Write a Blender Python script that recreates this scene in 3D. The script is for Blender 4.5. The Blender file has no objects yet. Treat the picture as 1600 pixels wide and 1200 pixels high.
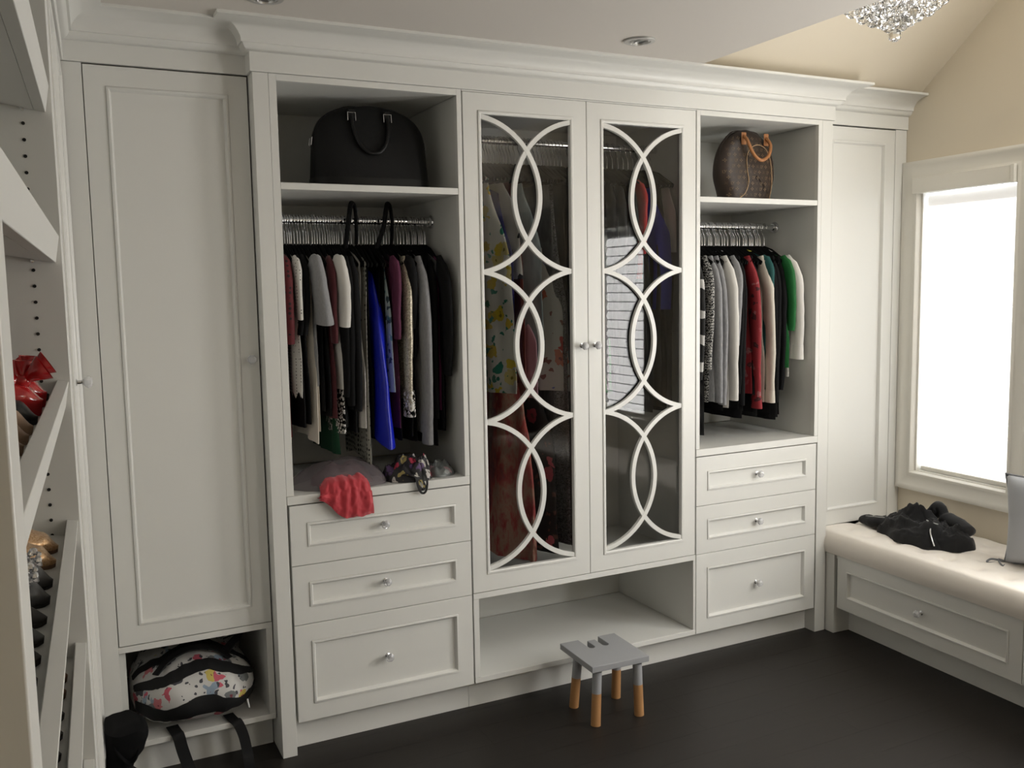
import bpy, bmesh, math, random
from mathutils import Vector, Matrix, noise
PI = math.pi
random.seed(7)
S = bpy.context.scene
COL = S.collection

# ------------------------------------------------------------------ camera, world, exposure
CAM = (-0.58037, -2.88297, 1.49468)
YAW, PITCH, ROLL = 0.459218, -0.103480, -0.018130
def make_camera():
    cd = bpy.data.cameras.new('camera'); co = bpy.data.objects.new('camera', cd); COL.objects.link(co)
    f = Vector((math.sin(YAW)*math.cos(PITCH), math.cos(YAW)*math.cos(PITCH), math.sin(PITCH)))
    rt = Vector((math.cos(YAW), -math.sin(YAW), 0)); up = rt.cross(f)
    r2 = rt*math.cos(ROLL) + up*math.sin(ROLL); u2 = up*math.cos(ROLL) - rt*math.sin(ROLL)
    M = Matrix((r2, u2, -f)).transposed().to_4x4(); M.translation = Vector(CAM)
    co.matrix_world = M
    cd.sensor_fit = 'HORIZONTAL'; cd.sensor_width = 36.0; cd.lens = 36.0*1447.785/1600.0
    cd.clip_start = 0.02
    S.camera = co
make_camera()
w = bpy.data.worlds.new('world'); S.world = w; w.use_nodes = True
w.node_tree.nodes['Background'].inputs[0].default_value = (0.75, 0.85, 1.0, 1)
w.node_tree.nodes['Background'].inputs[1].default_value = 4.0
WINDOW_GLOW = (.39, 5.4, 5.8)   # daylight coming through the translucent shade of each window
ADDED_GABLE_GLOW = 5.5  # glow of an unseen end wall window, added as extra light
ADDED_SKY_GLOW = 2.0             # glow of an unseen skylight added for light from above
S.view_settings.view_transform = 'Standard'
S.view_settings.look = 'None'
S.view_settings.exposure = 1.50
S.view_settings.gamma = 1.0
S.view_settings.use_curve_mapping = False

# ------------------------------------------------------------------ frames
class Frame:
    def __init__(s, ox, oy, deg):
        t = math.radians(deg); s.t = t; s.o = Vector((ox, oy, 0))
        s.ex = Vector((math.cos(t), -math.sin(t), 0)); s.ey = Vector((math.sin(t), math.cos(t), 0))
    def w(s, p): return s.o + s.ex*p[0] + s.ey*p[1] + Vector((0, 0, p[2]))
W0 = Frame(0, 0, 0)                  # wardrobe wall: face at y = 0
LF = Frame(-0.513, 0.06, 2.4)        # left wall cabinets: face at x = 0, running to -y
RF = Frame(2.832, 0.063, 2.2)        # right wall: face at x = 0, running to -y

# ------------------------------------------------------------------ materials
def mat(name, col, rough=0.5, metal=0.0, sheen=0.0, bump=0.0, bscale=200.0, spec=None, coat=0.0):
    m = bpy.data.materials.new(name); m.use_nodes = True
    nt = m.node_tree; b = nt.nodes['Principled BSDF']
    b.inputs['Base Color'].default_value = (*col, 1); b.inputs['Roughness'].default_value = rough
    b.inputs['Metallic'].default_value = metal
    if sheen: b.inputs['Sheen Weight'].default_value = sheen; b.inputs['Sheen Roughness'].default_value = .4
    if spec is not None: b.inputs['Specular IOR Level'].default_value = spec
    if coat: b.inputs['Coat Weight'].default_value = coat
    if bump:
        tc = nt.nodes.new('ShaderNodeTexCoord'); n = nt.nodes.new('ShaderNodeTexNoise'); n.inputs['Scale'].default_value = bscale
        nt.links.new(tc.outputs['Object'], n.inputs['Vector'])
        bp = nt.nodes.new('ShaderNodeBump'); bp.inputs['Strength'].default_value = bump; bp.inputs['Distance'].default_value = .002
        nt.links.new(n.outputs['Fac'], bp.inputs['Height']); nt.links.new(bp.outputs['Normal'], b.inputs['Normal'])
    return m
class NT:
    def __init__(s, m): s.nt = m.node_tree; s.b = s.nt.nodes['Principled BSDF']
    def n(s, t, **kw):
        d = s.nt.nodes.new(t)
        for k, v in kw.items(): setattr(d, k, v)
        return d
    def l(s, a, b): s.nt.links.new(a, b)
    def coord(s, scale=(1, 1, 1), warp=0.0, wscale=8.0):
        tc = s.n('ShaderNodeTexCoord'); mp = s.n('ShaderNodeMapping'); mp.inputs['Scale'].default_value = scale
        s.l(tc.outputs['Object'], mp.inputs['Vector'])
        if not warp: return mp.outputs['Vector']
        ns = s.n('ShaderNodeTexNoise'); ns.inputs['Scale'].default_value = wscale; s.l(mp.outputs['Vector'], ns.inputs['Vector'])
        sub = s.n('ShaderNodeVectorMath', operation='SUBTRACT'); s.l(ns.outputs['Color'], sub.inputs[0]); sub.inputs[1].default_value = (.5, .5, .5)
        sc = s.n('ShaderNodeVectorMath', operation='SCALE'); s.l(sub.outputs[0], sc.inputs[0]); sc.inputs['Scale'].default_value = warp
        ad = s.n('ShaderNodeVectorMath', operation='ADD'); s.l(mp.outputs['Vector'], ad.inputs[0]); s.l(sc.outputs[0], ad.inputs[1])
        return ad.outputs[0]
    def math(s, op, a, b=None):
        d = s.n('ShaderNodeMath', operation=op)
        for i, x in enumerate((a, b)):
            if x is None: continue
            if isinstance(x, (int, float)): d.inputs[i].default_value = x
            else: s.l(x, d.inputs[i])
        return d.outputs[0]
    def mix(s, fac, a, b):
        d = s.n('ShaderNodeMix', data_type='RGBA')
        s.l(fac, d.inputs[0])
        for k, x in ((6, a), (7, b)):
            if isinstance(x, tuple): d.inputs[k].default_value = (*x[:3], 1)
            else: s.l(x, d.inputs[k])
        return d.outputs[2]
    def ramp(s, fac, cols):
        r = s.n('ShaderNodeValToRGB'); r.color_ramp.interpolation = 'CONSTANT'
        e = r.color_ramp.elements
        while len(e) < len(cols): e.new(.5)
        for i, c in enumerate(cols): e[i].position = i/len(cols); e[i].color = (*c, 1)
        s.l(fac, r.inputs[0]); return r.outputs[0]
def floral(name, base, cols, scale=14, r=.42, dens=.6, rough=.7, leaf=None):
    m = mat(name, base, rough); k = NT(m)
    v = k.coord((1, 1, 1), .05, 30)
    vo = k.n('ShaderNodeTexVoronoi'); vo.inputs['Scale'].default_value = scale; k.l(v, vo.inputs['Vector'])
    sep = k.n('ShaderNodeSeparateColor'); k.l(vo.outputs['Color'], sep.inputs[0])
    mask = k.math('MULTIPLY', k.math('LESS_THAN', vo.outputs['Distance'], r), k.math('LESS_THAN', sep.outputs[1], dens))
    c = k.mix(mask, base, k.ramp(sep.outputs[0], cols))
    core = k.math('MULTIPLY', k.math('LESS_THAN', vo.outputs['Distance'], r*.3), mask)
    c = k.mix(core, c, tuple(x*.35 for x in cols[0]))
    if leaf:
        v2 = k.n('ShaderNodeTexVoronoi'); v2.inputs['Scale'].default_value = scale*2.3; k.l(v, v2.inputs['Vector'])
        s2 = k.n('ShaderNodeSeparateColor'); k.l(v2.outputs['Color'], s2.inputs[0])
        mk = k.math('MULTIPLY', k.math('LESS_THAN', v2.outputs['Distance'], .33), k.math('LESS_THAN', s2.outputs[0], .35))
        c = k.mix(mk, c, leaf)
    k.l(c, k.b.inputs['Base Color']); return m
def dots(name, base, dot, scale=60, r=.3, rough=.8):
    m = mat(name, base, rough); k = NT(m)
    vo = k.n('ShaderNodeTexVoronoi'); vo.inputs['Scale'].default_value = scale; vo.inputs['Randomness'].default_value = .25
    k.l(k.coord(), vo.inputs['Vector'])
    k.l(k.mix(k.math('LESS_THAN', vo.outputs['Distance'], r), base, dot), k.b.inputs['Base Color']); return m
def lace(name, base, scale=70, r=.3):
    m = mat(name, base, .85); k = NT(m)
    vo = k.n('ShaderNodeTexVoronoi'); vo.inputs['Scale'].default_value = scale; k.l(k.coord(), vo.inputs['Vector'])
    hole = k.math('GREATER_THAN', vo.outputs['Distance'], r)
    k.l(k.math('SUBTRACT', 1.0, hole), k.b.inputs['Alpha']); return m
def heather(name, a, b, scale=260, rough=.9):
    m = mat(name, a, rough, sheen=.3); k = NT(m)
    ns = k.n('ShaderNodeTexNoise'); ns.inputs['Scale'].default_value = scale; ns.inputs['Detail'].default_value = 3; k.l(k.coord((1, 1, .35)), ns.inputs['Vector'])
    k.l(k.mix(ns.outputs['Fac'], a, b), k.b.inputs['Base Color']); return m
def zigzag(name, a, b, scale=26, thr=.5, dist=6.0):
    m = mat(name, a, .8); k = NT(m)
    wv = k.n('ShaderNodeTexWave'); wv.bands_direction = 'Z'; wv.inputs['Scale'].default_value = scale
    wv.inputs['Distortion'].default_value = dist; wv.inputs['Detail Scale'].default_value = 4; k.l(k.coord(), wv.inputs['Vector'])
    k.l(k.mix(k.math('GREATER_THAN', wv.outputs['Fac'], thr), a, b), k.b.inputs['Base Color']); return m
def blotch(name, cols, scale=9, rough=.7):
    m = mat(name, cols[0], rough); k = NT(m)
    ns = k.n('ShaderNodeTexNoise'); ns.inputs['Scale'].default_value = scale; ns.inputs['Detail'].default_value = 5; ns.inputs['Roughness'].default_value = .65
    k.l(k.coord((1, 1, .45)), ns.inputs['Vector'])
    r = k.n('ShaderNodeValToRGB'); e = r.color_ramp.elements
    while len(e) < len(cols): e.new(.5)
    for i, c in enumerate(cols): e[i].position = .3 + .42*i/(len(cols)-1); e[i].color = (*c, 1)
    k.l(ns.outputs['Fac'], r.inputs[0]); k.l(r.outputs[0], k.b.inputs['Base Color']); return m
def glitter(name, a, b, scale=420, metal=.7, rough=.28):
    m = mat(name, a, rough, metal); k = NT(m)
    vo = k.n('ShaderNodeTexVoronoi'); vo.inputs['Scale'].default_value = scale; k.l(k.coord(), vo.inputs['Vector'])
    sep = k.n('ShaderNodeSeparateColor'); k.l(vo.outputs['Color'], sep.inputs[0])
    k.l(k.mix(sep.outputs[0], a, b), k.b.inputs['Base Color'])
    nm = k.n('ShaderNodeNormalMap'); nm.space = 'OBJECT'
    bp = k.n('ShaderNodeBump'); bp.inputs['Strength'].default_value = .9; bp.inputs['Distance'].default_value = .003
    k.l(sep.outputs[1], bp.inputs['Height']); k.l(bp.outputs['Normal'], k.b.inputs['Normal']); k.nt.nodes.remove(nm); return m
def wood(name, a, b, scale=(40, 40, 4), rough=.45, bumpy=0.0):
    m = mat(name, a, rough); k = NT(m)
    ns = k.n('ShaderNodeTexNoise'); ns.inputs['Scale'].default_value = 1.0; ns.inputs['Detail'].default_value = 6; k.l(k.coord(scale), ns.inputs['Vector'])
    k.l(k.mix(ns.outputs['Fac'], a, b), k.b.inputs['Base Color'])
    if bumpy:
        bp = k.n('ShaderNodeBump'); bp.inputs['Strength'].default_value = bumpy; bp.inputs['Distance'].default_value = .001
        k.l(ns.outputs['Fac'], bp.inputs['Height']); k.l(bp.outputs['Normal'], k.b.inputs['Normal'])
    return m
def thin_glass(name, tint=(.99, .99, .99), ior=1.28):
    m = bpy.data.materials.new(name); m.use_nodes = True; nt = m.node_tree; nt.nodes.clear()
    o = nt.nodes.new('ShaderNodeOutputMaterial'); mx = nt.nodes.new('ShaderNodeMixShader'); fr = nt.nodes.new('ShaderNodeFresnel'); fr.inputs[0].default_value = ior
    tr = nt.nodes.new('ShaderNodeBsdfTransparent'); tr.inputs[0].default_value = (*tint, 1)
    gl = nt.nodes.new('ShaderNodeBsdfGlossy'); gl.inputs['Roughness'].default_value = 0.0
    nt.links.new(fr.outputs[0], mx.inputs[0]); nt.links.new(tr.outputs[0], mx.inputs[1]); nt.links.new(gl.outputs[0], mx.inputs[2]); nt.links.new(mx.outputs[0], o.inputs[0])
    return m
def crystal(name, col=(1, 1, 1), ior=1.58):
    m = bpy.data.materials.new(name); m.use_nodes = True; nt = m.node_tree; nt.nodes.clear()
    o = nt.nodes.new('ShaderNodeOutputMaterial'); g = nt.nodes.new('ShaderNodeBsdfGlass'); g.inputs['IOR'].default_value = ior
    g.inputs['Color'].default_value = (*col, 1); g.inputs['Roughness'].default_value = 0.0
    nt.links.new(g.outputs[0], o.inputs[0]); return m
def sheer(name, col, alpha=.5, rough=.8):
    m = mat(name, col, rough); m.node_tree.nodes['Principled BSDF'].inputs['Alpha'].default_value = alpha; return m
def glow(name, col, power):
    m = mat(name, (.85, .85, .83), .8); b = m.node_tree.nodes['Principled BSDF']
    b.inputs['Emission Color'].default_value = (*col, 1); b.inputs['Emission Strength'].default_value = power; return m

PAINT = mat('white cabinet paint', (.73, .725, .69), .38, bump=.04, bscale=60)
TRIMP = mat('white trim paint', (.78, .755, .69), .4)
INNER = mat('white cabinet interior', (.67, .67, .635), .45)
WALLP = mat('beige wall paint', (.71, .64, .52), .9, bump=.05, bscale=300)
CEILP = mat('ceiling paint', (.67, .63, .58), .95)
SUBF = mat('dark subfloor', (.01, .009, .008), .8)
PLANK = wood('dark stained wood', (.012, .0098, .0082), (.020, .0165, .0138), (6, 90, 90), .46, .03)
PLANK.node_tree.nodes['Principled BSDF'].inputs['Specular IOR Level'].default_value = .32
CHROME = mat('polished chrome', (.75, .75, .76), .12, 1.0)
STEEL = mat('brushed nickel', (.55, .55, .54), .3, 1.0)
CRYST = crystal('clear crystal')
KNOBC = mat('cut crystal knob', (.92, .92, .93), .06); KNOBC.node_tree.nodes['Principled BSDF'].inputs['Transmission Weight'].default_value = .55
GLASS = thin_glass('clear door glass')
WGLASS = thin_glass('window glass')
SHADE_EDGE = [glow('dimmed vane edge', (1.0, .97, .95), g*q) for g, q in zip(WINDOW_GLOW, (.9, .3, .12))]; SHADE_TOP = glow('doubled shade fabric', (1.0, .97, .95), .15)
SHADE = [glow('daylit shade fabric', (1.0, .985, .96), g) for g in WINDOW_GLOW]
HOLE = mat('dark drilled hole', (.012, .012, .012), .9)
VELVET = mat('black velvet', (.004, .004, .004), .95, spec=.2)
BLACKS = [mat('black cotton', (.0042, .0042, .0045), .95, spec=.25), mat('black jersey', (.003, .003, .0034), .9, spec=.25),
          mat('charcoal knit', (.0085, .0085, .009), .95, spec=.2), mat('black satin', (.0035, .0035, .004), .5, spec=.4)]

# ------------------------------------------------------------------ mesh building
class MB:
    def __init__(s): s.v = []; s.f = []; s.m = []
    def add(s, vs, fs, m=0):
        o = len(s.v); s.v += [Vector(p) for p in vs]; s.f += [tuple(i+o for i in f) for f in fs]; s.m += [m]*len(fs); return s
    def box(s, x0, x1, y0, y1, z0, z1, m=0):
        vs = [(x, y, z) for x in (x0, x1) for y in (y0, y1) for z in (z0, z1)]
        return s.add(vs, [(0, 1, 3, 2), (4, 6, 7, 5), (0, 4, 5, 1), (2, 3, 7, 6), (0, 2, 6, 4), (1, 5, 7, 3)], m)
    def ring(s, u0, u1, v0, v1, prof, fn, m=0):
        """mitred moulding round a rectangle; prof = [(inset, out)]"""
        vs = []
        for i, d in prof:
            for u, v in ((u0+i, v0+i), (u1-i, v0+i), (u1-i, v1-i), (u0+i, v1-i)): vs.append(fn(u, v, d))
        fs = []
        for k in range(len(prof)-1):
            for c in range(4): a = 4*k+c; b = 4*k+(c+1) % 4; fs.append((a, b, b+4, a+4))
        return s.add(vs, fs, m)
    def tube(s, path, r, n=8, m=0, squash=None, caps=True, closed=False):
        P = [Vector(p) for p in path]; K = len(P)
        R = r if isinstance(r, (list, tuple)) else [r]*K
        vs = []; T = []
        for i in range(K):
            a = P[(i-1) % K] if (closed or i > 0) else P[i]; b = P[(i+1) % K] if (closed or i < K-1) else P[i]
            T.append((b-a).normalized())
        ref = Vector((1, 0, 0)) if abs(T[0].x) < .9 else Vector((0, 0, 1))
        nrm = (ref - T[0]*ref.dot(T[0])).normalized()
        for i in range(K):
            nrm = (nrm - T[i]*nrm.dot(T[i])); nrm = nrm.normalized() if nrm.length > 1e-6 else T[i].orthogonal().normalized()
            bn = T[i].cross(nrm)
            for j in range(n):
                t = 2*PI*j/n
                a, b = R[i]*math.cos(t), R[i]*math.sin(t)
                if squash: a *= squash[0]; b *= squash[1]
                vs.append(P[i] + nrm*a + bn*b)
        fs = []
        for i in range(K if closed else K-1):
            for j in range(n):
                a = i*n+j; b = i*n+(j+1) % n; c = ((i+1) % K)*n+(j+1) % n; d = ((i+1) % K)*n+j; fs.append((a, b, c, d))
        if caps and not closed: fs += [tuple(range(n))[::-1], tuple(range((K-1)*n, K*n))]
        return s.add(vs, fs, m)
    def lathe(s, prof, n, o=(0, 0, 0), ax=(0, 0, 1), m=0):
        ax = Vector(ax).normalized(); e1 = ax.orthogonal().normalized(); e2 = ax.cross(e1); o = Vector(o)
        vs = []; fs = []; K = len(prof)
        for r, h in prof:
            for j in range(n): t = 2*PI*(j+.5)/n; vs.append(o + ax*h + e1*(r*math.cos(t)) + e2*(r*math.sin(t)))
        for i in range(K-1):
            for j in range(n): a = i*n+j; b = i*n+(j+1) % n; fs.append((a, b, b+n, a+n))
        fs += [tuple(range(n))[::-1], tuple(range((K-1)*n, K*n))]
        return s.add(vs, fs, m)
    def grid(s, nu, nv, fn, m=0, wrap=False):
        vs = [fn(i/(nu if wrap else nu-1), j/(nv-1)) for j in range(nv) for i in range(nu)]
        fs = []
        for j in range(nv-1):
            for i in range(nu if wrap else nu-1): a = j*nu+i; b = j*nu+(i+1) % nu; fs.append((a, b, b+nu, a+nu))
        return s.add(vs, fs, m)
    def sweep(s, path, prof, m=0):
        """plan path (x, y), room on the right; prof = [(out, z)]; mitred"""
        P = [Vector((p[0], p[1])) for p in path]; vs = []; K = len(P); n = len(prof)
        for i in range(K):
            d0 = (P[i]-P[i-1]).normalized() if i else None; d1 = (P[i+1]-P[i]).normalized() if i < K-1 else None
            n0 = Vector((d0.y, -d0.x)) if d0 else None; n1 = Vector((d1.y, -d1.x)) if d1 else None
            if n0 is None: mt = n1
            elif n1 is None: mt = n0
            else: mt = (n0+n1); mt = mt/ max(.2, mt.dot(n0))
            for o, z in prof: vs.append((P[i].x+mt.x*o, P[i].y+mt.y*o, z))
        fs = [(i*n+j, i*n+j+1, (i+1)*n+j+1, (i+1)*n+j) for i in range(K-1) for j in range(n-1)]
        fs += [tuple(range(n)), tuple(range((K-1)*n, K*n))[::-1]]
        return s.add(vs, fs, m)
BASE = {}; FRM = {}
def tagset(o, label=None, cat=None, group=None, kind=None):
    for k, v in (('label', label), ('category', cat), ('group', group), ('kind', kind)):
        if v: o[k] = v
def mesh(name, mb, mats, base, smooth):
    me = bpy.data.meshes.new(name); b = Vector(base)
    me.from_pydata([v-b for v in mb.v], [], mb.f)
    mats = mats if isinstance(mats, (list, tuple)) else [mats]
    for x in mats: me.materials.append(x)
    if any(mb.m): me.polygons.foreach_set('material_index', mb.m)
    bm = bmesh.new(); bm.from_mesh(me); bmesh.ops.remove_doubles(bm, verts=bm.verts, dist=1e-5); bmesh.ops.recalc_face_normals(bm, faces=bm.faces); bm.to_mesh(me); bm.free()
    if smooth:
        me.polygons.foreach_set('use_smooth', [True]*len(me.polygons)); me.set_sharp_from_angle(angle=math.radians(smooth))
    me.update(); return me
def link(name, data): o = bpy.data.objects.new(name, data); COL.objects.link(o); return o
def bev(o, wd):
    if wd:
        b = o.modifiers.new('bevel', 'BEVEL'); b.width = wd; b.segments = 2; b.limit_method = 'ANGLE'; b.angle_limit = math.radians(50)
def thing(name, label, cat, base=(0, 0, 0), fr=W0, group=None):
    o = link(name, None); o.location = fr.w(base); o.rotation_euler = (0, 0, -fr.t); o.empty_display_size = .05
    BASE[o] = Vector(base); FRM[o] = fr; tagset(o, label, cat, group); return o
def part(name, mb, mats, par, label=None, smooth=35, bevel=0, kind=None):
    o = link(name, mesh(name, mb, mats, BASE[par], smooth)); o.parent = par; BASE[o] = BASE[par]; FRM[o] = FRM[par]
    tagset(o, label, None, None, kind); bev(o, bevel); return o
def solo(name, mb, mats, label, cat, base=(0, 0, 0), fr=W0, group=None, smooth=35, bevel=0, kind=None):
    o = link(name, mesh(name, mb, mats, base, smooth)); o.location = fr.w(base); o.rotation_euler = (0, 0, -fr.t)
    BASE[o] = Vector(base); FRM[o] = fr; tagset(o, label, cat, group, kind); bev(o, bevel); return o
def struct(name, mb, mats, fr=W0, smooth=0, bevel=0, label=None, base=(0, 0, 0)):
    return solo(name, mb, mats, label, None, base, fr, None, smooth, bevel, 'structure')
def dup(root, loc, rotz=None, label=None, group=None):
    r = root.copy(); COL.objects.link(r); r.location = loc
    if rotz is not None: r.rotation_euler = (0, 0, rotz)
    if label: r['label'] = label
    if group: r['group'] = group
    for ch in list(root.children):
        c = ch.copy(); COL.objects.link(c); c.parent = r
        for g in list(ch.children): d = g.copy(); COL.objects.link(d); d.parent = c
    return r
def front(y0): return lambda u, v, d: (u, y0-d, v)
def sst(a, b, x): t = max(0., min(1., (x-a)/(b-a))); return t*t*(3-2*t)
def nz(x, y=0., z=0.): return noise.noise(Vector((x, y, z)))

# ------------------------------------------------------------------ room shell
CZ = 2.288
fl = struct('floor', MB().box(-1.3, 3.4, -4.6, .75, -.06, -.012), SUBF)
pl = {}
row = 0; y = -4.55
while y < .62:
    x = -1.25 - random.random()*.9
    while x < 3.2:
        L = random.choice((.9, 1.2, 1.5)); x0, x1 = max(x, -1.28), min(x+L, 3.3)
        if x1-x0 > .05:
            if x0 == x and x1 == x+L and L in pl:
                o = pl[L].copy(); COL.objects.link(o); o.location = (x, y, 0)
            else:
                o = link('plank', mesh('plank', MB().box(0, x1-x0-.0005, 0, .1266, -.012, 0), PLANK, (0, 0, 0), 0)); o.location = (x0, y, 0)
                if x0 == x and x1 == x+L: pl[L] = o
            o.parent = fl
        x += L
    y += .127
struct('wall_back', MB().box(-1.3, 3.2, .62, .74, 0, 3.4), WALLP)
struct('wall_left', MB().box(-1.3, -1.18, -4.6, .74, 0, 3.4), WALLP)
FWX0, FWX1 = 1.72, 2.66
struct('wall_front', MB().box(-1.3, FWX0, -4.6, -4.45, 0, 3.4).box(FWX1, 3.4, -4.6, -4.45, 0, 3.4).box(FWX0, FWX1, -4.6, -4.45, 0, 2.38).box(FWX0, FWX1, -4.6, -4.45, 3.06, 3.4), WALLP)
w5 = struct('window_5', MB().ring(FWX0, FWX1, 2.38, 3.06, [(-.08, 0), (-.08, .025), (0, .015), (0, -.1), (.03, -.1), (.03, -.12)], lambda u, v, d: (u, -4.45+d, v)), TRIMP, base=(2.2, -4.45, 2.38))  # added window behind the camera, lights the fronts and cubby floor
part('added_gable_pane', MB().box(FWX0+.03, FWX1-.03, -4.56, -4.555, 2.41, 3.03), glow('added gable pane glow', (1.0, .985, .95), ADDED_GABLE_GLOW), w5)
# right wall with three window openings
WIN = [(-.557, -.085), (-1.520, -1.048), (-2.460, -1.988)]
WZ0, WZ1 = .643, 1.93
mb = MB(); bs = [.7] + [q for p in WIN for q in p[::-1]] + [-4.8]
for i in range(7):
    b1, b0 = bs[i], bs[i+1]
    if i in (1, 3, 5): mb.box(0, .14, b0, b1, 0, WZ0).box(0, .14, b0, b1, WZ1, 3.4)
    else: mb.box(0, .14, b0, b1, 0, 3.4)
struct('wall_right', mb, WALLP, RF)
struct('ceiling', MB().box(-1.3, 1.588, -4.6, .74, CZ, CZ+.05), CEILP)
mb = MB(); T = .05
zz = lambda y: 2.24+.78*(.063-y)
SKX0, SKX1, SKY0, SKY1 = 1.80, 2.62, -2.75, -1.45
zf_ = zz(-1.10)
def slab(x0, x1, ya, za, yb, zb):
    mb.add([(x0, ya, za), (x1, ya, za), (x1, yb, zb), (x0, yb, zb), (x0, ya, za+T), (x1, ya, za+T), (x1, yb, zb+T), (x0, yb, zb+T)],
           [(0, 1, 2, 3), (4, 7, 6, 5), (0, 4, 5, 1), (2, 6, 7, 3), (1, 5, 6, 2), (0, 3, 7, 4)])
slab(1.56, 3.3, .06, zz(.06), -1.10, zf_); slab(1.56, 3.3, -1.10, zf_, SKY1, zf_); slab(1.56, 3.3, SKY0, zf_, -4.6, zf_)
mb.box(1.55, 3.3, .06, .75, 2.246, 2.30)
slab(1.56, SKX0, SKY1, zf_, SKY0, zf_); slab(SKX1, 3.3, SKY1, zf_, SKY0, zf_)
struct('ceiling_vault', mb, WALLP)
mb = MB()
mb.add([(x, y, z) for x in (1.558, 1.588) for y, z in ((0.02, CZ+.03), (-4.6, CZ+.03), (-4.6, zz(-1.1)), (-1.1, zz(-1.1)))], [(0, 1, 2, 3), (4, 7, 6, 5), (0, 4, 5, 1), (1, 5, 6, 2), (2, 6, 7, 3), (3, 7, 4, 0)])
struct('wall_upper', mb, WALLP)

sk = struct('window_4', MB().ring(SKX0, SKX1, SKY0, SKY1, [(-.07, 0), (-.07, .018), (0, .012), (0, -.06), (.03, -.06)], lambda u, v, d: (u, v, zf_-d)), TRIMP, base=(2.2, -2.1, zf_))  # added opening out of view, brings light down from the vault
part('added_skylight_pane', MB().box(SKX0, SKX1, SKY0, SKY1, zf_+.06, zf_+.065), glow('added skylight glow', (.93, .97, 1.0), ADDED_SKY_GLOW), sk)
# guessed dark door, added on the right wall to darken the glass reflection
dw = mat('dark stained door', (.035, .022, .015), .5)
dd = struct('added_dark_door', MB().box(-.022, -.002, -4.02, -3.10, .008, 2.06), dw, RF, base=(0, -3.5, 0), bevel=.002)
for z0, z1 in ((.15, .95), (1.08, 1.95)):
    for c0_, c1_ in ((-3.94, -3.60), (-3.52, -3.18)):
        part('door_panel', MB().ring(c0_, c1_, z0, z1, [(0, .022), (.006, .028), (.014, .024), (.030, .024), (.05, .030)], lambda u, v, d: (-d, u, v)).box(-.030, -.022, c0_+.05, c1_-.05, z0+.05, z1-.05), dw, dd)
part('door_casing', MB().ring(-4.10, -3.02, -.05, 2.14, [(0, .0), (0, .024), (.07, .020), (.075, .0)], lambda u, v, d: (-d, u, max(v, .001))), TRIMP, dd)
# crown moulding and frieze board
def crown_path(o):
    a = LF.w((o, -2.42, 0)); b = LF.w((o, .0, 0)); t = (.063-o - a.y)/(b.y-a.y); c = a.lerp(b, t)
    return [(a.x, a.y), (c.x, c.y), (-.001-o, .063-o), (-.001-o, -o), (2.331+o, -o), (2.331+o, .063-o), (2.84, .063-o)]
struct('trim_1', MB().sweep(crown_path(0), [(-.012, 2.15), (.006, 2.15), (.006, 2.209), (-.012, 2.209)]), PAINT, bevel=.0012, label=None)
prof = [(-.01, 2.206), (.009, 2.206), (.015, 2.208), (.021, 2.213), (.0255, 2.220), (.027, 2.226), (.033, 2.226), (.033, 2.2355), (.036, 2.243), (.042, 2.252),
        (.052, 2.262), (.066, 2.270), (.083, 2.2755), (.098, 2.278), (.108, 2.278), (.110, 2.2795), (.110, CZ), (-.01, CZ)]
struct('trim_2', MB().sweep(crown_path(0), prof), PAINT, smooth=40)

# windows
def window(n, b0, b1, curtain_label):
    prof = [(0, .0), (0, .024), (.006, .027), (.016, .027), (.022, .022), (.060, .018), (.066, .022), (.078, .022), (.083, .014), (.085, .0)]
    fn = lambda u, v, d: (-d, u, v)
    mb = MB().ring(b0-.083, b1+.083, WZ0-.077, WZ1+.077, prof, fn)
    wd = struct('window_%d' % n, mb, TRIMP, RF, smooth=40, base=(0, (b0+b1)/2, WZ0-.07))
    mb = MB().ring(b0, b1, WZ0, WZ1, [(-.001, 0), (.012, 0), (.012, -.13), (-.001, -.13)], fn); part('jamb', mb, TRIMP, wd)
    mb = MB().ring(b0+.012, b1-.012, WZ0+.012, WZ1-.012, [(0, -.075), (.03, -.075), (.034, -.085), (.034, -.105), (0, -.105)], fn); part('sash', mb, TRIMP, wd)
    part('window_pane', MB().box(.089, .093, b0+.04, b1-.04, WZ0+.04, WZ1-.04), WGLASS, wd, smooth=0)
    if n == 1: part('latch', MB().box(.055, .07, b1-.032, b1-.014, .78, .83), STEEL, wd, bevel=.002)
    sh = thing('window_shade', curtain_label, 'window shade', (0, (b0+b1)/2, WZ0+.02), RF)
    part('valance', MB().box(-.034, .012, b0+.002, b1+.018, 1.868, 1.934).box(-.037, .012, b0-.001, b0+.016, 1.866, 1.937), TRIMP, sh, 'white cloth covered valance box', bevel=.002)
    zt = 1.868; N = 20; ph = (zt-(WZ0+.03))/N
    for k in range(N):
        z1 = zt-k*ph
        mb = MB().grid(2, 9, lambda u, v: (.03-.012*math.sin(PI*v)-.004*v, b0+.016+(b1-b0-.038)*u, z1-(ph+.004)*v))
        mb.m[-1] = 1  # bottom row glows less, painting the shade line between vanes
        part('shade_vane', mb, [SHADE[n-1] if k else SHADE_TOP, SHADE_EDGE[n-1]], sh)
    part('bottom_rail', MB().box(.016, .034, b0+.016, b1-.022, WZ0+.014, WZ0+.032), TRIMP, sh, bevel=.003)
window(1, *WIN[0], 'white banded shade glowing with daylight in the window above the bench')
window(2, *WIN[1], 'white banded shade in the middle window of the bench wall, outside the frame')
window(3, *WIN[2], 'white banded shade in the window mirrored in the glass door')

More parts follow.
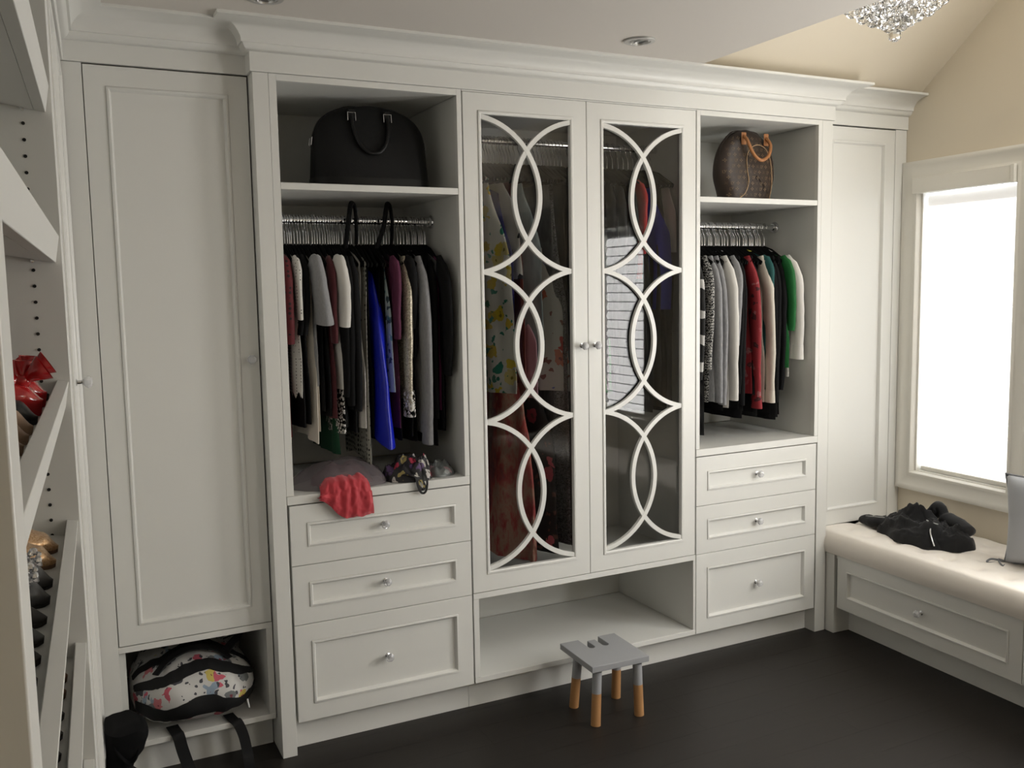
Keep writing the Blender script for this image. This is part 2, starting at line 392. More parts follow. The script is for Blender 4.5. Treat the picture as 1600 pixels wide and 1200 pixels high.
# ------------------------------------------------------------------ cabinet parts
def knob_mb(p, ax, s=1.0):
    """crystal knob: chrome stem and a faceted crystal head; ax points out of the face"""
    mb = MB()
    mb.lathe([(.0085*s, 0), (.0085*s, .002*s), (.0045*s, .004*s), (.0042*s, .011*s), (.0075*s, .0135*s), (.0075*s, .0155*s)], 14, p, ax, 0)
    mb.lathe([(.005*s, .0155*s), (.0115*s, .019*s), (.0150*s, .0245*s), (.0125*s, .031*s), (.0065*s, .0345*s)], 8, p, ax, 1)
    return mb
def knob(par, p, ax, s=1.0): return part('knob', knob_mb(p, ax, s), [CHROME, KNOBC], par, 'faceted crystal knob on chrome stem', smooth=25)
BEAD = [(0, 0), (.0008, .0030), (.004, .0042), (.0072, .0040), (.0095, .0015), (.0120, -.0085), (.0135, -.0100)]
def panelled(par, name, u0, u1, v0, v1, iu, iv, fn, thick=.02, label=None, iv1=None):
    """framed front with a recessed panel and beaded moulding; fn(u, v, out)"""
    iv1 = iv if iv1 is None else iv1
    a0, a1, c0, c1 = u0+iu, u1-iu, v0+iv, v1-iv1
    mb = MB(); P = [(u0, v0), (u1, v0), (u1, v1), (u0, v1)]; Q = [(a0, c0), (a1, c0), (a1, c1), (a0, c1)]
    vs = [fn(*p, 0) for p in P] + [fn(*q, 0) for q in Q] + [fn(*p, -thick) for p in P] + [fn(*q, -thick) for q in Q]
    fs = []
    for c in range(4):
        d = (c+1) % 4; fs += [(c, d, d+4, c+4), (c, c+8, d+8, d), (c+8, c+12, d+12, d+8), (c+4, d+4, d+12, c+12)]
    mb.add(vs, fs)
    o = part(name, mb, PAINT, par, label, smooth=0, bevel=.0012)
    part('panel_moulding', MB().ring(a0, a1, c0, c1, BEAD, fn), PAINT, o, smooth=40)
    mb = MB(); e = .0130
    R = [(a0+e, c0+e), (a1-e, c0+e), (a1-e, c1-e), (a0+e, c1-e)]
    mb.add([fn(*p, -.0098) for p in R]+[fn(*p, -.017) for p in R], [(0, 1, 2, 3), (7, 6, 5, 4)]+[(c, (c+1) % 4, (c+1) % 4+4, c+4) for c in range(4)])
    part('panel', mb, PAINT, o, smooth=0)
    return o
DEP = .55; KY = .058
ZT, ZB = 2.149, .1076

# --- left tall cabinet, set back
t = thing('tall_cabinet', 'tall narrow white cabinet with one long panelled door left of the open wardrobe, cubby below', 'cabinet', (-.235, .06, 0)); Y = .063
part('face_stile', MB().box(-.52, -.461, Y, Y+.02, 0, ZT), PAINT, t, bevel=.001)
part('face_rail', MB().box(-.461, -.003, Y, Y+.02, .4175, .4365), PAINT, t, bevel=.001)
part('side_panel', MB().box(-.52, -.4415, Y+.0205, Y+DEP, .0, ZT), INNER, t)
part('side_panel', MB().box(-.0225, -.0035, Y+.001, Y+DEP, .112, .4172), PAINT, t)
part('side_panel', MB().box(-.0225, -.0035, Y+.03, Y+DEP, .4172, ZT), INNER, t)
part('back_panel', MB().box(-.44, -.023, Y+DEP-.012, Y+DEP, .13, ZT), INNER, t)
part('cubby_floor', MB().box(-.4605, -.0035, Y-.001, Y+DEP, .112, .13), PAINT, t, bevel=.0015)
part('top_panel', MB().box(-.44, -.023, Y+.022, Y+DEP-.013, 2.128, ZT), INNER, t)
part('cubby_top', MB().box(-.44, -.023, Y+.0205, Y+DEP-.013, .4178, .436), INNER, t)
part('toe_kick', MB().box(-.4605, -.0035, .130, .146, 0, .1115), PAINT, t)
d = panelled(t, 'door', -.4585, -.0045, .439, 2.1455, .0580, .0575, front(Y))
knob(d, (-.031, Y, 1.288), (0, -1, 0))
# --- pilasters
def pilaster(label, x0, x1, edge):
    o = thing('pilaster', label, 'cabinet trim', ((x0+x1)/2, .3, 0))
    part('post', MB().box(x0, x1, 0, DEP+.06, 0, ZT), PAINT, o, bevel=.0012)
    return o
pilaster('white full height post between the tall panelled cabinet and the left open wardrobe', 0.0, .0468, 1)
pilaster('white full height post at the right end of the wardrobes beside the window bench', 2.2735, 2.3300, -1)

def open_wardrobe(label, x0, x1, o0, o1, dx0, dx1, names):
    """carcass, shelf, rail, three drawers"""
    t = thing('open_wardrobe', label, 'wardrobe', ((x0+x1)/2, .28, 0))
    for a, b in ((x0+.0003, o0), (o1, x1-.0003)):
        part('face_stile', MB().box(a, b, 0, .02, .8535, ZT), PAINT, t, bevel=.0008)
        part('side_panel', MB().box(a+.001, b, .0205, DEP, .8535, 2.1285), INNER, t)
        part('side_panel', MB().box(a+.001, b-.001, .022, DEP, .10, .823), INNER, t)
    part('face_rail', MB().box(o0, o1, .0, .02, 2.129, ZT), PAINT, t, bevel=.0008)
    part('top_panel', MB().box(o0+.0005, o1-.0005, .0205, DEP, 2.1295, ZT), INNER, t)
    part('back_panel', MB().box(o0, o1, DEP-.012, DEP, .855, 2.129), INNER, t)
    part('shelf', MB().box(o0+.0005, o1-.0005, .001, DEP-.013, 1.8065, 1.8275), PAINT, t, bevel=.0012)
    part('sill', MB().box(x0+.001, x1-.001, -.001, DEP-.013, .8245, .8525), PAINT, t, bevel=.0012)
    part('toe_kick', MB().box(x0+.0003, x1-.0003, KY, KY+.016, 0, .1065), PAINT, t)
    part('bottom_panel', MB().box(x0+.001, x1-.001, .024, DEP, .1075, .123), INNER, t)
    for z0, z1, iz in ((.6262, .8205, .058), (.4318, .6242, .055), (ZB, .4298, .056)):
        d = panelled(t, 'drawer', dx0, dx1, z0, z1, .0535, iz, front(0), .021)
        knob(d, ((dx0+dx1)/2, .0098 if 1 else 0, (z0+z1)/2+.002), (0, -1, 0))
    rz = 1.733
    part('hanging_rail', MB().tube([(o0+.001, .25, rz), (o1-.001, .25, rz)], .0125, 16), CHROME, t, 'chrome hanging rail')
    for x, s in ((o0, 1), (o1, -1)):
        part('rail_flange', MB().lathe([(.024, 0), (.024, .004), (.017, .006), (.017, .016)], 20, (x, .25, rz), (s, 0, 0)), CHROME, t, 'chrome rail socket')
    return t
open_wardrobe('left open white wardrobe packed with dark clothes above three drawers', .0471, .6772, .0707, .6595, .0545, .6750, 0)
open_wardrobe('right open white wardrobe beside the window with three drawers below', 1.6405, 2.2732, 1.6583, 2.2539, 1.6435, 2.2668, 0)

# --- centre wardrobe with two glazed doors
t = thing('glass_door_wardrobe', 'central white wardrobe with two glass doors of interlaced circles over an open cubby', 'wardrobe', (1.159, .28, 0))
X0, X1 = .6775, 1.6402
for a, b, c in ((X0+.001, .7005, 1), (1.6290, X1-.0003, -1)):
    part('side_panel', MB().box(a, b, .022, DEP, .434, ZT), INNER, t)
    part('side_panel', MB().box(a+.002 if c > 0 else a, b, 0.0, DEP, .128, .4115), PAINT, t, bevel=.0008)
part('face_rail', MB().box(X0+.003, X1-.0003, 0, .02, .4118, .4322), PAINT, t, bevel=.0008)
part('face_rail', MB().box(X0+.001, X1-.0003, .0, .02, 2.1445, ZT), PAINT, t)
part('top_panel', MB().box(.7006, 1.6289, .023, DEP, 2.129, 2.144), INNER, t)
part('back_panel', MB().box(.7006, 1.6289, DEP-.012, DEP, .128, 2.129), INNER, t)
part('wardrobe_floor', MB().box(.7006, 1.6289, .0225, DEP-.013, .412, .434), INNER, t)
part('cubby_floor', MB().box(X0+.003, X1-.0003, -.001, DEP-.013, .1075, .1275), PAINT, t, bevel=.0012)
part('toe_kick', MB().box(X0, X1, KY-.001, KY+.015, 0, .1070), PAINT, t)
part('hanging_rail', MB().tube([(.7005, .25, 2.03), (1.629, .25, 2.03)], .0125, 16), CHROME, t, 'chrome hanging rail')
for dx0, dx1, kx in ((.6812, 1.1556, 1.1290), (1.1578, 1.6366, 1.1845)):
    fn = front(0); gx0, gx1, gz0, gz1 = (.735, 1.102, .495, 2.086) if kx < 1.15 else (1.2150, 1.5830, .495, 2.086)
    mb = MB(); P = [(dx0, .4345), (dx1, .4345), (dx1, 2.1435), (dx0, 2.1435)]; Q = [(gx0, gz0), (gx1, gz0), (gx1, gz1), (gx0, gz1)]
    vs = [fn(*p, 0) for p in P]+[fn(*q, 0) for q in Q]+[fn(*p, -.021) for p in P]+[fn(*q, -.021) for q in Q]; fs = []
    for c in range(4): d = (c+1) % 4; fs += [(c, d, d+4, c+4), (c, c+8, d+8, d), (c+8, c+12, d+12, d+8), (c+4, d+4, d+12, c+12)]
    dr = part('door', mb.add(vs, fs), PAINT, t, smooth=0, bevel=.0012)
    part('glazing_bead', MB().ring(gx0, gx1, gz0, gz1, [(0, 0), (.0008, .003), (.004, .004), (.008, .0035), (.0115, .001), (.0115, -.018), (0, -.018)], fn), PAINT, dr, smooth=40)
    part('glass_pane', MB().box(gx0+.004, gx1-.004, .0135, .0175, gz0+.004, gz1-.004), GLASS, dr, 'clear glass pane', smooth=0)
    ix0, ix1 = gx0+.0112, gx1-.0112; iz0, iz1 = gz0+.0112, gz1-.0112
    per = .5172; zc0 = iz1-.008-per/2; sag = .222; R = (per*per/4+sag*sag)/(2*sag); hw = .0082
    for k in range(3):
        zc = zc0-k*per
        for s, xe in ((1, ix0), (-1, ix1)):
            cx = xe+s*(sag-R); am = math.acos(max(-1, min(1, (R-sag)/R))); mb = MB(); n = 40; vs = []
            for i in range(n+1):
                a = -am*1.03+2*am*1.03*i/n
                for rr, yy in ((R-hw, -.0005), (R+hw, -.0005), (R+hw, .0132), (R-hw, .0132)):
                    px = cx+s*rr*math.cos(a); pz = zc+rr*math.sin(a)
                    px = min(max(px, ix0-.001), ix1+.001); pz = min(max(pz, iz0-.001), iz1+.001)
                    vs.append((px, yy+(.0006 if s < 0 else 0)+.0003*k, pz))
            fs = [(4*i+j, 4*i+(j+1) % 4, 4*i+4+(j+1) % 4, 4*i+4+j) for i in range(n) for j in range(4)]+[(0, 1, 2, 3), (4*n+3, 4*n+2, 4*n+1, 4*n)]
            part('fretwork_arc', mb.add(vs, fs), PAINT, dr, smooth=30)
    knob(dr, (kx, 0, 1.282), (0, -1, 0))

# --- right tall cabinet behind the bench
t = thing('tall_cabinet', 'tall white panelled cabinet in the corner beside the window, above the bench', 'cabinet', (2.58, .06, 0))
part('face_stile', MB().box(2.7625, 2.831, Y, Y+.02, .30, ZT), PAINT, t, bevel=.001)
part('side_panel', MB().box(2.3305, 2.3500, Y+.022, Y+DEP-.06, .30, ZT), INNER, t)
part('side_panel', MB().box(2.7625, 2.7815, Y+.0205, Y+DEP-.06, .30, ZT), INNER, t)
part('top_panel', MB().box(2.3505, 2.762, Y+.022, Y+DEP-.073, 2.128, ZT), INNER, t)
part('back_panel', MB().box(2.3505, 2.762, Y+DEP-.072, Y+DEP-.06, .30, ZT), INNER, t)
panelled(t, 'door', 2.3325, 2.7600, .4365, 2.1445, .0570, .0640, front(Y), iv1=.0575)

# --- window bench
t = thing('bench_cabinet', 'white built in window bench with panelled drawers under the cushion', 'bench', (-.25, -1.0, 0), RF)
FA = -.494; bf = lambda u, v, d: (FA-d, u, v)
part('corner_post', MB().box(FA, FA+.089, -.129, -.068, 0, .3425), PAINT, t, bevel=.0012)
part('corner_post', MB().box(FA+.0005, FA+.075, -.0675, -.045, 0, .342), PAINT, t)
part('bench_top', MB().box(FA+.012, -.005, -3.2, -.042, .327, .346), PAINT, t)
part('toe_kick', MB().box(-.407, -.39, -.420, -.129, 0, .326), PAINT, t)
part('toe_kick', MB().box(-.409, -.392, -3.2, -.4205, 0, .326), PAINT, t)
for b1, b0 in ((-.1475, -1.0100), (-1.0130, -1.8750), (-1.878, -2.740)):
    d = panelled(t, 'drawer', b0, b1, .1180, .3445, .0520, .0520, bf, .021)
    knob(d, (FA+.0098, (b0+b1)/2, .231), (-1, 0, 0))
    part('drawer_box', MB().box(FA+.022, -.08, b0+.02, b1-.02, .13, .32), INNER, t)
CUSH = mat('cream linen upholstery', (.80, .745, .675), .9, sheen=.25, bump=.15, bscale=900)
ct = thing('bench_cushion', 'long cream tufted seat cushion on the window bench', 'cushion', (-.25, -1.5, .347), RF)
BT = []
for k in range(25):
    for r, (a, off) in enumerate(((-.385, -.095), (-.275, -.030), (-.165, -.095), (-.07, -.03))):
        b = off-.1285*k
        if b > -3.1: BT.append((a, b))
A0, A1, B0, B1, Z0, Z1 = -.502, -.006, -3.15, -.002, .3475, .4395
def cush_top(a, b):
    e = min(a-A0, A1-a); f = min(B1-b, b-B0); z = Z1
    for q in (e, f):
        if q < .03: z -= .03*(1-math.sqrt(max(0, 1-(1-q/.03)**2)))*.9
    dm = 0
    for (x, y) in BT:
        if abs(y-b) < .07:
            r2 = (x-a)**2+(y-b)**2; dm = max(dm, .0120*math.exp(-r2/.00024)+.0085*math.exp(-r2/.0014))
    return z-dm+.0016*nz(a*9, b*9)
NA, NB = 46, 330
ts = lambda t: t  # even spacing keeps the dimples
mb = MB()
mb.grid(NA, NB, lambda u, v: (A0+(A1-A0)*u, B1+(B0-B1)*v, cush_top(A0+(A1-A0)*u, B1+(B0-B1)*v)))
def side(u, v):
    b = B1+(B0-B1)*u; zt = cush_top(A0, b); bul = .006*math.sin(PI*v)
    return (A0-bul, b, zt+(Z0-zt)*v)
mb.grid(NB, 6, side)
mb.grid(NA, 4, lambda u, v: (A0+(A1-A0)*u, B1, cush_top(A0+(A1-A0)*u, B1)*(1-v)+Z0*v))
mb.grid(NA, 4, lambda u, v: (A0+(A1-A0)*u, B0, cush_top(A0+(A1-A0)*u, B0)*(1-v)+Z0*v))
mb.add([(A0, B0, Z0), (A1, B0, Z0), (A1, B1, Z0), (A0, B1, Z0)], [(0, 1, 2, 3)])
part('cushion_body', mb, CUSH, ct, smooth=60)
bt0 = None
for a, b in BT:
    if b < -1.6: continue
    z = cush_top(a, b)
    if bt0 is None:
        bt0 = part('tuft_button', MB().lathe([(.0075, -.001), (.0075, .001), (.005, .003), (.001, .0035)], 10, (a, b, z)), CUSH, ct); bx, by, bz = a, b, z
    else:
        o = bt0.copy(); COL.objects.link(o); o.location = (a-bx, b-by, z-bz); o.parent = ct

# --- left wall: tall cabinet and shoe shelves
t = thing('tall_cabinet', 'tall white cabinet on the left wall seen edge on, crystal knob sticking out', 'cabinet', (-.2, -.5, 0), LF)
lf = lambda u, v, d: (d, u, v)
for b0, b1 in ((-.9775, -.955), (-.062, -.004)): part('face_stile', MB().box(-.02, 0, b0, b1, 0, ZT), PAINT, t, bevel=.001)
part('toe_kick', MB().box(-.08, -.06, -.955, -.062, 0, .10), PAINT, t)
part('carcass', MB().box(-.42, -.0255, -.976, -.062, .10, ZT), INNER, t)
for b0, b1, kb in ((-.9525, -.5095, -.545), (-.5065, -.0645, -.47)):
    d = panelled(t, 'door', b0, b1, .104, 2.145, .055, .055, lf, .022)
    if kb < -.5: knob(d, (0, -.630, 1.299), (1, 0, 0), 1.0)
t = thing('shoe_shelves', 'white shoe shelving on the left wall with sloping shelves and raised front lips', 'shelving', (-.2, -1.7, 0), LF)
part('side_panel', MB().box(-.42, 0, -1.0, -.979, 0, ZT), PAINT, t, bevel=.001)
part('side_panel', MB().box(-.42, -.0085, -2.410, -2.388, 0, ZT), PAINT, t, bevel=.001)
part('face_stile', MB().box(-.008, .012, -2.4270, -2.3755, 0, ZT), PAINT, t, bevel=.0015)
part('back_panel', MB().box(-.435, -.4205, -2.41, -.979, 0, ZT), INNER, t)
AL = math.radians(9.5)
FZ = [2.135, 1.880, 1.606, 1.333, 1.064, .820, .581, .340]
def slope_pt(zf, back, up):
    """point on a shelf: back = distance behind the lip's front face, up = height over the lip's top (negative is below)"""
    return (-.003 - back*math.cos(AL) + up*math.sin(AL), zf + back*math.sin(AL) + up*math.cos(AL))
YB0, YB1 = -2.3865, -1.0010
pin0 = hole0 = None
for i, zf in enumerate(FZ):
    q = [slope_pt(zf, b_, u_) for b_, u_ in ((0, 0), (.020, 0), (.020, -.050), (0, -.050))]
    mb = MB().add([(x, yy, z) for yy in (YB0, YB1) for x, z in q], [(0, 1, 2, 3), (7, 6, 5, 4)]+[(c, (c+1) % 4, (c+1) % 4+4, c+4) for c in range(4)])
    part('shelf_lip', mb, PAINT, t, bevel=.0012)
    q = [slope_pt(zf, b_, u_) for b_, u_ in ((.0202, -.031), (.40, -.031), (.40, -.050), (.0202, -.050))]
    mb = MB().add([(x, yy, z) for yy in (YB0, YB1) for x, z in q], [(0, 1, 2, 3), (7, 6, 5, 4)]+[(c, (c+1) % 4, (c+1) % 4+4, c+4) for c in range(4)])
    part('shelf_board', mb, PAINT, t)
    for xb in (-.0495,):
        bk = (-.003-xb)/math.cos(AL); zz_ = slope_pt(zf, bk, -.050)[1]-.004
        for yy in (YB1-.006,):
            part('shelf_pin', MB().lathe([(.0035, 0), (.0035, .011), (.001, .0115)], 10, (xb, YB1+.0005, zz_), (0, -1, 0)), CHROME, t, 'chrome shelf pin')
zz0 = .30
while zz0 < 2.1:
    if hole0 is None: hole0 = part('drilled_hole', MB().lathe([(.0032, 0), (.0032, .0012)], 12, (-.0495, YB1+.0009, zz0), (0, -1, 0)), HOLE, t, 'small dark drilled hole', smooth=0)
    else:
        o = hole0.copy(); COL.objects.link(o); o.location = (0, 0, zz0-.30)
    zz0 += .0296

# ------------------------------------------------------------------ clothes and hangers
def hanger_proto(x, yc, rz, label, group):
    t = thing('clothes_hanger', label, 'hanger', (x, yc, rz-.07), group=group)
    pts = [(x, yc, rz-.092), (x, yc, rz-.045), (x, yc+.006, rz-.035), (x, yc+.017, rz-.020)]
    for i in range(9):
        a = math.radians(-20+i*28); pts.append((x, yc+.0165*math.cos(a), rz+.0005+.0165*math.sin(a)))
    part('hook', MB().tube(pts, .0017, 6), CHROME, t, 'chrome hook', smooth=60)
    pts = [(x, yc-.145, rz-.155), (x, yc-.10, rz-.132), (x, yc-.05, rz-.105), (x, yc, rz-.090), (x, yc+.05, rz-.105), (x, yc+.10, rz-.132), (x, yc+.145, rz-.155)]
    part('arms', MB().tube(pts, [.006, .007, .008, .009, .008, .007, .006], 8, squash=(.45, 1.4)).tube([(x, yc-.143, rz-.156), (x, yc+.143, rz-.156)], .0028, 6), VELVET, t, smooth=60)
    return t
HP = {}
def hang(x, yc, rz, label, group, tilt=0.0):
    if group not in HP: HP[group] = hanger_proto(x, yc, rz, label, group); HP[group].rotation_euler = (0, 0, tilt); return
    dup(HP[group], (x, yc, rz-.07), tilt)
def garment(name, label, cat, x, m, yc=.25, zt=1.640, hw=.155, drop=.052, hem=1.0, thick=.0098, flare=.0, fold=.004, freq=46, seed=0,
            sleeve=None, smat=None, cuff=None, lean=0.0, push=.03, sr=.036, group=None, tilt=0.0, hemf=None, topw=None, collar=None, under=None, short_flare=0.0, thin=1.0):
    """a garment seen edge on: body sheet across the hanger, a sleeve hanging at each shoulder"""
    rnd = random.Random(seed*31+int(x*1000)); ph = rnd.random()*6.28
    t = thing(name, label, cat, (x, yc, zt-.1), group=group)
    t.rotation_euler = (0, 0, tilt)
    N, K = 34, 26
    def body(u, f):
        a = 2*PI*u; c = math.cos(a); sn = math.sin(a)
        cy = math.copysign(abs(c)**.75, c)
        wd = hw*(1-.10*math.sin(PI*min(1, f*1.4)))+flare*f
        if topw: wd = topw+(hw+flare*f-topw)*sst(0, .45, f)
        y = wd*cy
        zs = zt-drop*abs(cy)**1.3*(hw if not topw else topw)/.155
        zh = hem+(hemf(cy) if hemf else 0)
        z = zs+(zh-zs)*f
        th = thick*sst(-.02, .10, f)*(1+.35*f)
        dx = fold*min(1, f*1.6)*(math.sin(freq*y+ph+1.5*f)+.6*math.sin(freq*2.1*y+2*ph-2*f))
        dx += .0025*nz(y*14+ph, z*7, seed)
        yy = y+.004*nz(z*11, ph, y*3)+.006*f*math.sin(9*z+ph)
        return (x+sn*th*abs(sn)**.2+dx, yc+yy, z)
    body_p = part('body', MB().grid(N, K, body, wrap=True), m, t, smooth=75)
    if under:
        um, uh = under
        part('lining_hem', MB().grid(N, 8, lambda u, f: ((lambda p: (x+(p[0]-x)*.8, p[1], p[2]))(body(u, .80))[0], body(u, 1)[1]*.985+yc*.015, hem+.04-(hem+.04-uh)*f), wrap=True), um, t, smooth=75)
    if sleeve:
        for sd in (-1, 1):
            y0 = sd*(hw-.030); z0 = zt-drop*.80; L = z0-sleeve
            pts = []; rs = []
            n = 16
            for i in range(n+1):
                s_ = i/n; s1 = sst(0, .30, s_)
                yy = y0+sd*(push*s1+.010*math.sin(PI*s_)); zz2 = z0-.004-L*(s_**1.06)+.012*(1-s_)
                pts.append((x+lean*s_*(1 if sd < 0 else .5)+.004*math.sin(5*s_+ph)*s_, yc+yy, zz2))
                r = sr*(.42+.58*sst(0, .14, s_))*(1-.32*s_+short_flare*s_**2)*(1+.06*nz(s_*7, ph, sd))
                rs.append(r)
            mb = MB().tube(pts, rs, 14, squash=(.48*thin, 1.0))
            for q in mb.v: q.x += .0028*nz(q.y*40+ph, q.z*16, 3.3); q.y += .004*nz(q.z*20, ph*2, 1.1)
            so = part('sleeve', mb, smat or m, t, smooth=75)
            if cuff and sd < 0:
                cl, cm, cr = cuff; e = Vector(pts[-1]); d = (Vector(pts[-1])-Vector(pts[-3])).normalized()
                mb = MB().tube([e-d*cl*.75, e-d*cl*.2, e+d*cl*.25], [rs[-1]*1.05*cr, rs[-1]*1.12*cr, rs[-1]*1.18*cr], 14, squash=(.54*thin, 1.0))
                part('cuff', mb, cm, so, smooth=60)
    if collar:
        cm, ch = collar
        mb = MB().grid(16, 4, lambda u, f: (x+.006*math.sin(2*PI*u)*(1+.6*f), yc+(.055+.012*f)*math.cos(2*PI*u)-.01, zt-.012+ch*(1-f)-.018*abs(math.cos(2*PI*u))*(1-f)), wrap=True)
        part('collar', mb, cm, t, smooth=60)
    return t
def rv(m): return m
WHITEC = mat('white cotton', (.62, .60, .56), .9, sheen=.2); CREAM = mat('cream silk', (.60, .55, .47), .6)
GREYC = heather('grey marl jersey', (.20, .20, .205), (.33, .33, .335)); GREYK = heather('grey marl knit', (.17, .17, .175), (.34, .34, .35), 180)
REDLACE = dots('dark red lace', (.095, .006, .009), (.010, .003, .004), 60, .30); LACEW = dots('white crochet', (.62, .60, .55), (.06, .055, .05), 95, .22)
LACEH = lace('open white lace', (.66, .64, .60), 110, .47)
MAROON = mat('maroon jersey', (.075, .010, .014), .85, sheen=.2); BLUE = mat('royal blue satin', (.004, .012, .42), .34)
DOTM = dots('black mesh with pale eyelets', (.30, .29, .25), (.008, .008, .008), 62, .34)
PRINT = floral('pale printed silk', (.42, .50, .50), [(.1, .25, .3), (.6, .6, .58), (.05, .08, .1)], 40, .4, .7)
PLUM = mat('plum crepe', (.085, .010, .040), .8); SEQ = glitter('cream sequins', (.62, .56, .44), (.25, .22, .16), 260, .35, .4)
MAGENTA = mat('magenta jersey', (.12, .008, .06), .8); GREEND = mat('dark green crepe', (.006, .06, .025), .85); GREENB = mat('emerald green', (.004, .12, .022), .7)
TEAL = mat('teal jersey', (.010, .08, .075), .8); REDP = floral('red paisley', (.24, .010, .016), [(.30, .10, .10), (.28, .04, .05), (.05, .003, .005)], 34, .40, .55, .7)
ZIG = zigzag('black and white zigzag knit', (.010, .010, .010), (.50, .49, .46), 30, .62, 9.0); BWEDGE = zigzag('black with white panels', (.008, .008, .008), (.50, .49, .47), 3.0, .72, 2.0)
SHIRTW = mat('white poplin', (.66, .64, .60), .85)
g = 'black clothes crowded on the left rail'; gl = 'black clothing crowded among the coloured pieces on the left rail'
hl = 'left rail hangers'; hlab = 'slim black velvet hanger with chrome hook on the left rail'
LZ = 1.733
def LG(x, *a, **k):
    hang(x, .25, LZ, hlab, hl, random.uniform(-.05, .05)); return garment(*a, x=x, seed=int(x*997), tilt=random.uniform(-.03, .03), **k)
def blackL(x, hem, i, **k):
    kw = dict(hw=.142, push=.022, sr=.032); kw.update(k)
    return LG(x, 'black_garment', gl, 'garment', m=BLACKS[i % 4], hem=hem, group=g, **kw)
LG(.100, 'red_lace_dress', 'dark red lace dress dotted with black at the left end of the left rail', 'dress', m=REDLACE, hem=1.02, sleeve=1.335, sr=.050, hw=.150, thick=.008)
LG(.126, 'crochet_top', 'white crochet lace top between the dark red dress and the black tops', 'top', m=LACEW, hem=1.16, sleeve=1.41, sr=.028, hw=.165, hemf=lambda c: .012*math.sin(26*c))
for i, (x, h) in enumerate(((.088, 1.2), (.142, 1.05), (.155, 1.06))): blackL(x, h, i, sleeve=1.36 if i else None, zt=1.645)
LG(.176, 'cream_blouse', 'cream silk blouse hem showing below the grey draped top', 'blouse', m=CREAM, hem=.995, hw=.150, thick=.009, fold=.006, hemf=lambda c: -.02*c*c+.02)
LG(.196, 'draped_top', 'pale grey jersey top with a draped cape sleeve on the left rail', 'top', m=GREYC, hem=1.185, sleeve=1.395, sr=.050, hw=.152, short_flare=.5, lean=.018, under=(CREAM, 1.035))
for i, (x, h) in enumerate(((.213, 1.10), (.226, 1.08))): blackL(x, h, i+1)
LG(.243, 'maroon_top', 'dark maroon jersey top beside the white lace blouse', 'top', m=MAROON, hem=1.075, sleeve=1.33, sr=.034, hw=.150)
LG(.270, 'lace_blouse', 'white blouse with a scalloped open lace hem on the left rail', 'blouse', thick=.016, m=WHITEC, hem=1.17, sleeve=1.385, sr=.050, hw=.152, lean=.012, short_flare=.25, under=(LACEH, 1.02))
for i, (x, h, sl) in enumerate(((.287, 1.04, 1.15), (.302, 1.10, 1.12), (.317, 1.02, 1.10), (.330, 1.10, None))): blackL(x, h, i, sleeve=sl, sr=.042, hw=.15)
LG(.262, 'green_skirt', 'dark green crepe hem hanging low behind the white lace blouse', 'skirt', m=GREEND, hem=.945, hw=.11, flare=.04, zt=1.35, yc=.30)
LG(.343, 'pleated_blouse', 'white pleated blouse sliver beside the dotted mesh scarf', 'blouse', m=WHITEC, hem=1.035, hw=.158, fold=.006, freq=90)
LG(.362, 'mesh_scarf', 'black and cream eyelet mesh scarf falling lowest on the left rail', 'scarf', m=DOTM, hem=.905, hw=.165, thick=.010, hemf=lambda c: .035*(1-abs(c)))
blackL(.378, 1.0, 2, hw=.13)
LG(.402, 'satin_top', 'royal blue satin top with a pointed hem on the left rail', 'top', m=BLUE, hem=1.06, hw=.165, topw=.09, flare=.030, thick=.026, fold=.014, freq=26, zt=1.58, hemf=lambda c: -.10*sst(.1, 1, -c))
for i, (x, h) in enumerate(((.419, 1.0), (.430, .97))): blackL(x, h, i+3, hw=.13)
LG(.440, 'print_top', 'pale blue printed silk top edge right of the royal blue satin', 'top', m=PRINT, hem=1.15, hw=.160, topw=.10)
LG(.462, 'plum_blouse', 'plum crepe blouse with elbow sleeve near the cream sequin top', 'blouse', m=PLUM, hem=1.025, sleeve=1.335, sr=.034, hw=.150)
blackL(.478, .98, 1)
LG(.499, 'sequin_top', 'cream sequinned top with lace cuff left of the grey cardigan', 'top', m=SEQ, hem=1.12, sleeve=1.09, sr=.036, hw=.152, push=.026, cuff=(.09, LACEH, 1.25))
blackL(.514, .99, 2, sleeve=1.37, sr=.046, hw=.15); blackL(.529, .97, 0, sleeve=1.27)
LG(.552, 'grey_cardigan', 'grey marl knit cardigan with long sleeve on the left rail', 'cardigan', m=GREYK, hem=1.0, sleeve=.985, sr=.043, hw=.158, lean=.006, cuff=(.07, GREYK, .95), collar=(WHITEC, .016))
for i, (x, h, sl) in enumerate(((.572, .97, 1.15), (.585, 1.0, None), (.598, .95, 1.05))): blackL(x, h, i, sleeve=sl)
LG(.610, 'grey_edged_vest', 'black vest with a pale grey edge near the right of the left rail', 'vest', m=heather('slate grey crepe', (.06, .06, .062), (.13, .13, .13)), hem=1.05, hw=.150)
LG(.622, 'magenta_top', 'deep magenta top peeking out below the black jacket', 'top', m=MAGENTA, hem=1.075, hw=.160)
blackL(.634, 1.0, 2)
LG(.630, 'long_jacket', 'long black jacket with full sleeve at the right end of the left rail', 'jacket', m=BLACKS[1], hem=1.01, sleeve=1.205, sr=.040, hw=.175, push=.045, lean=.008, zt=1.640)
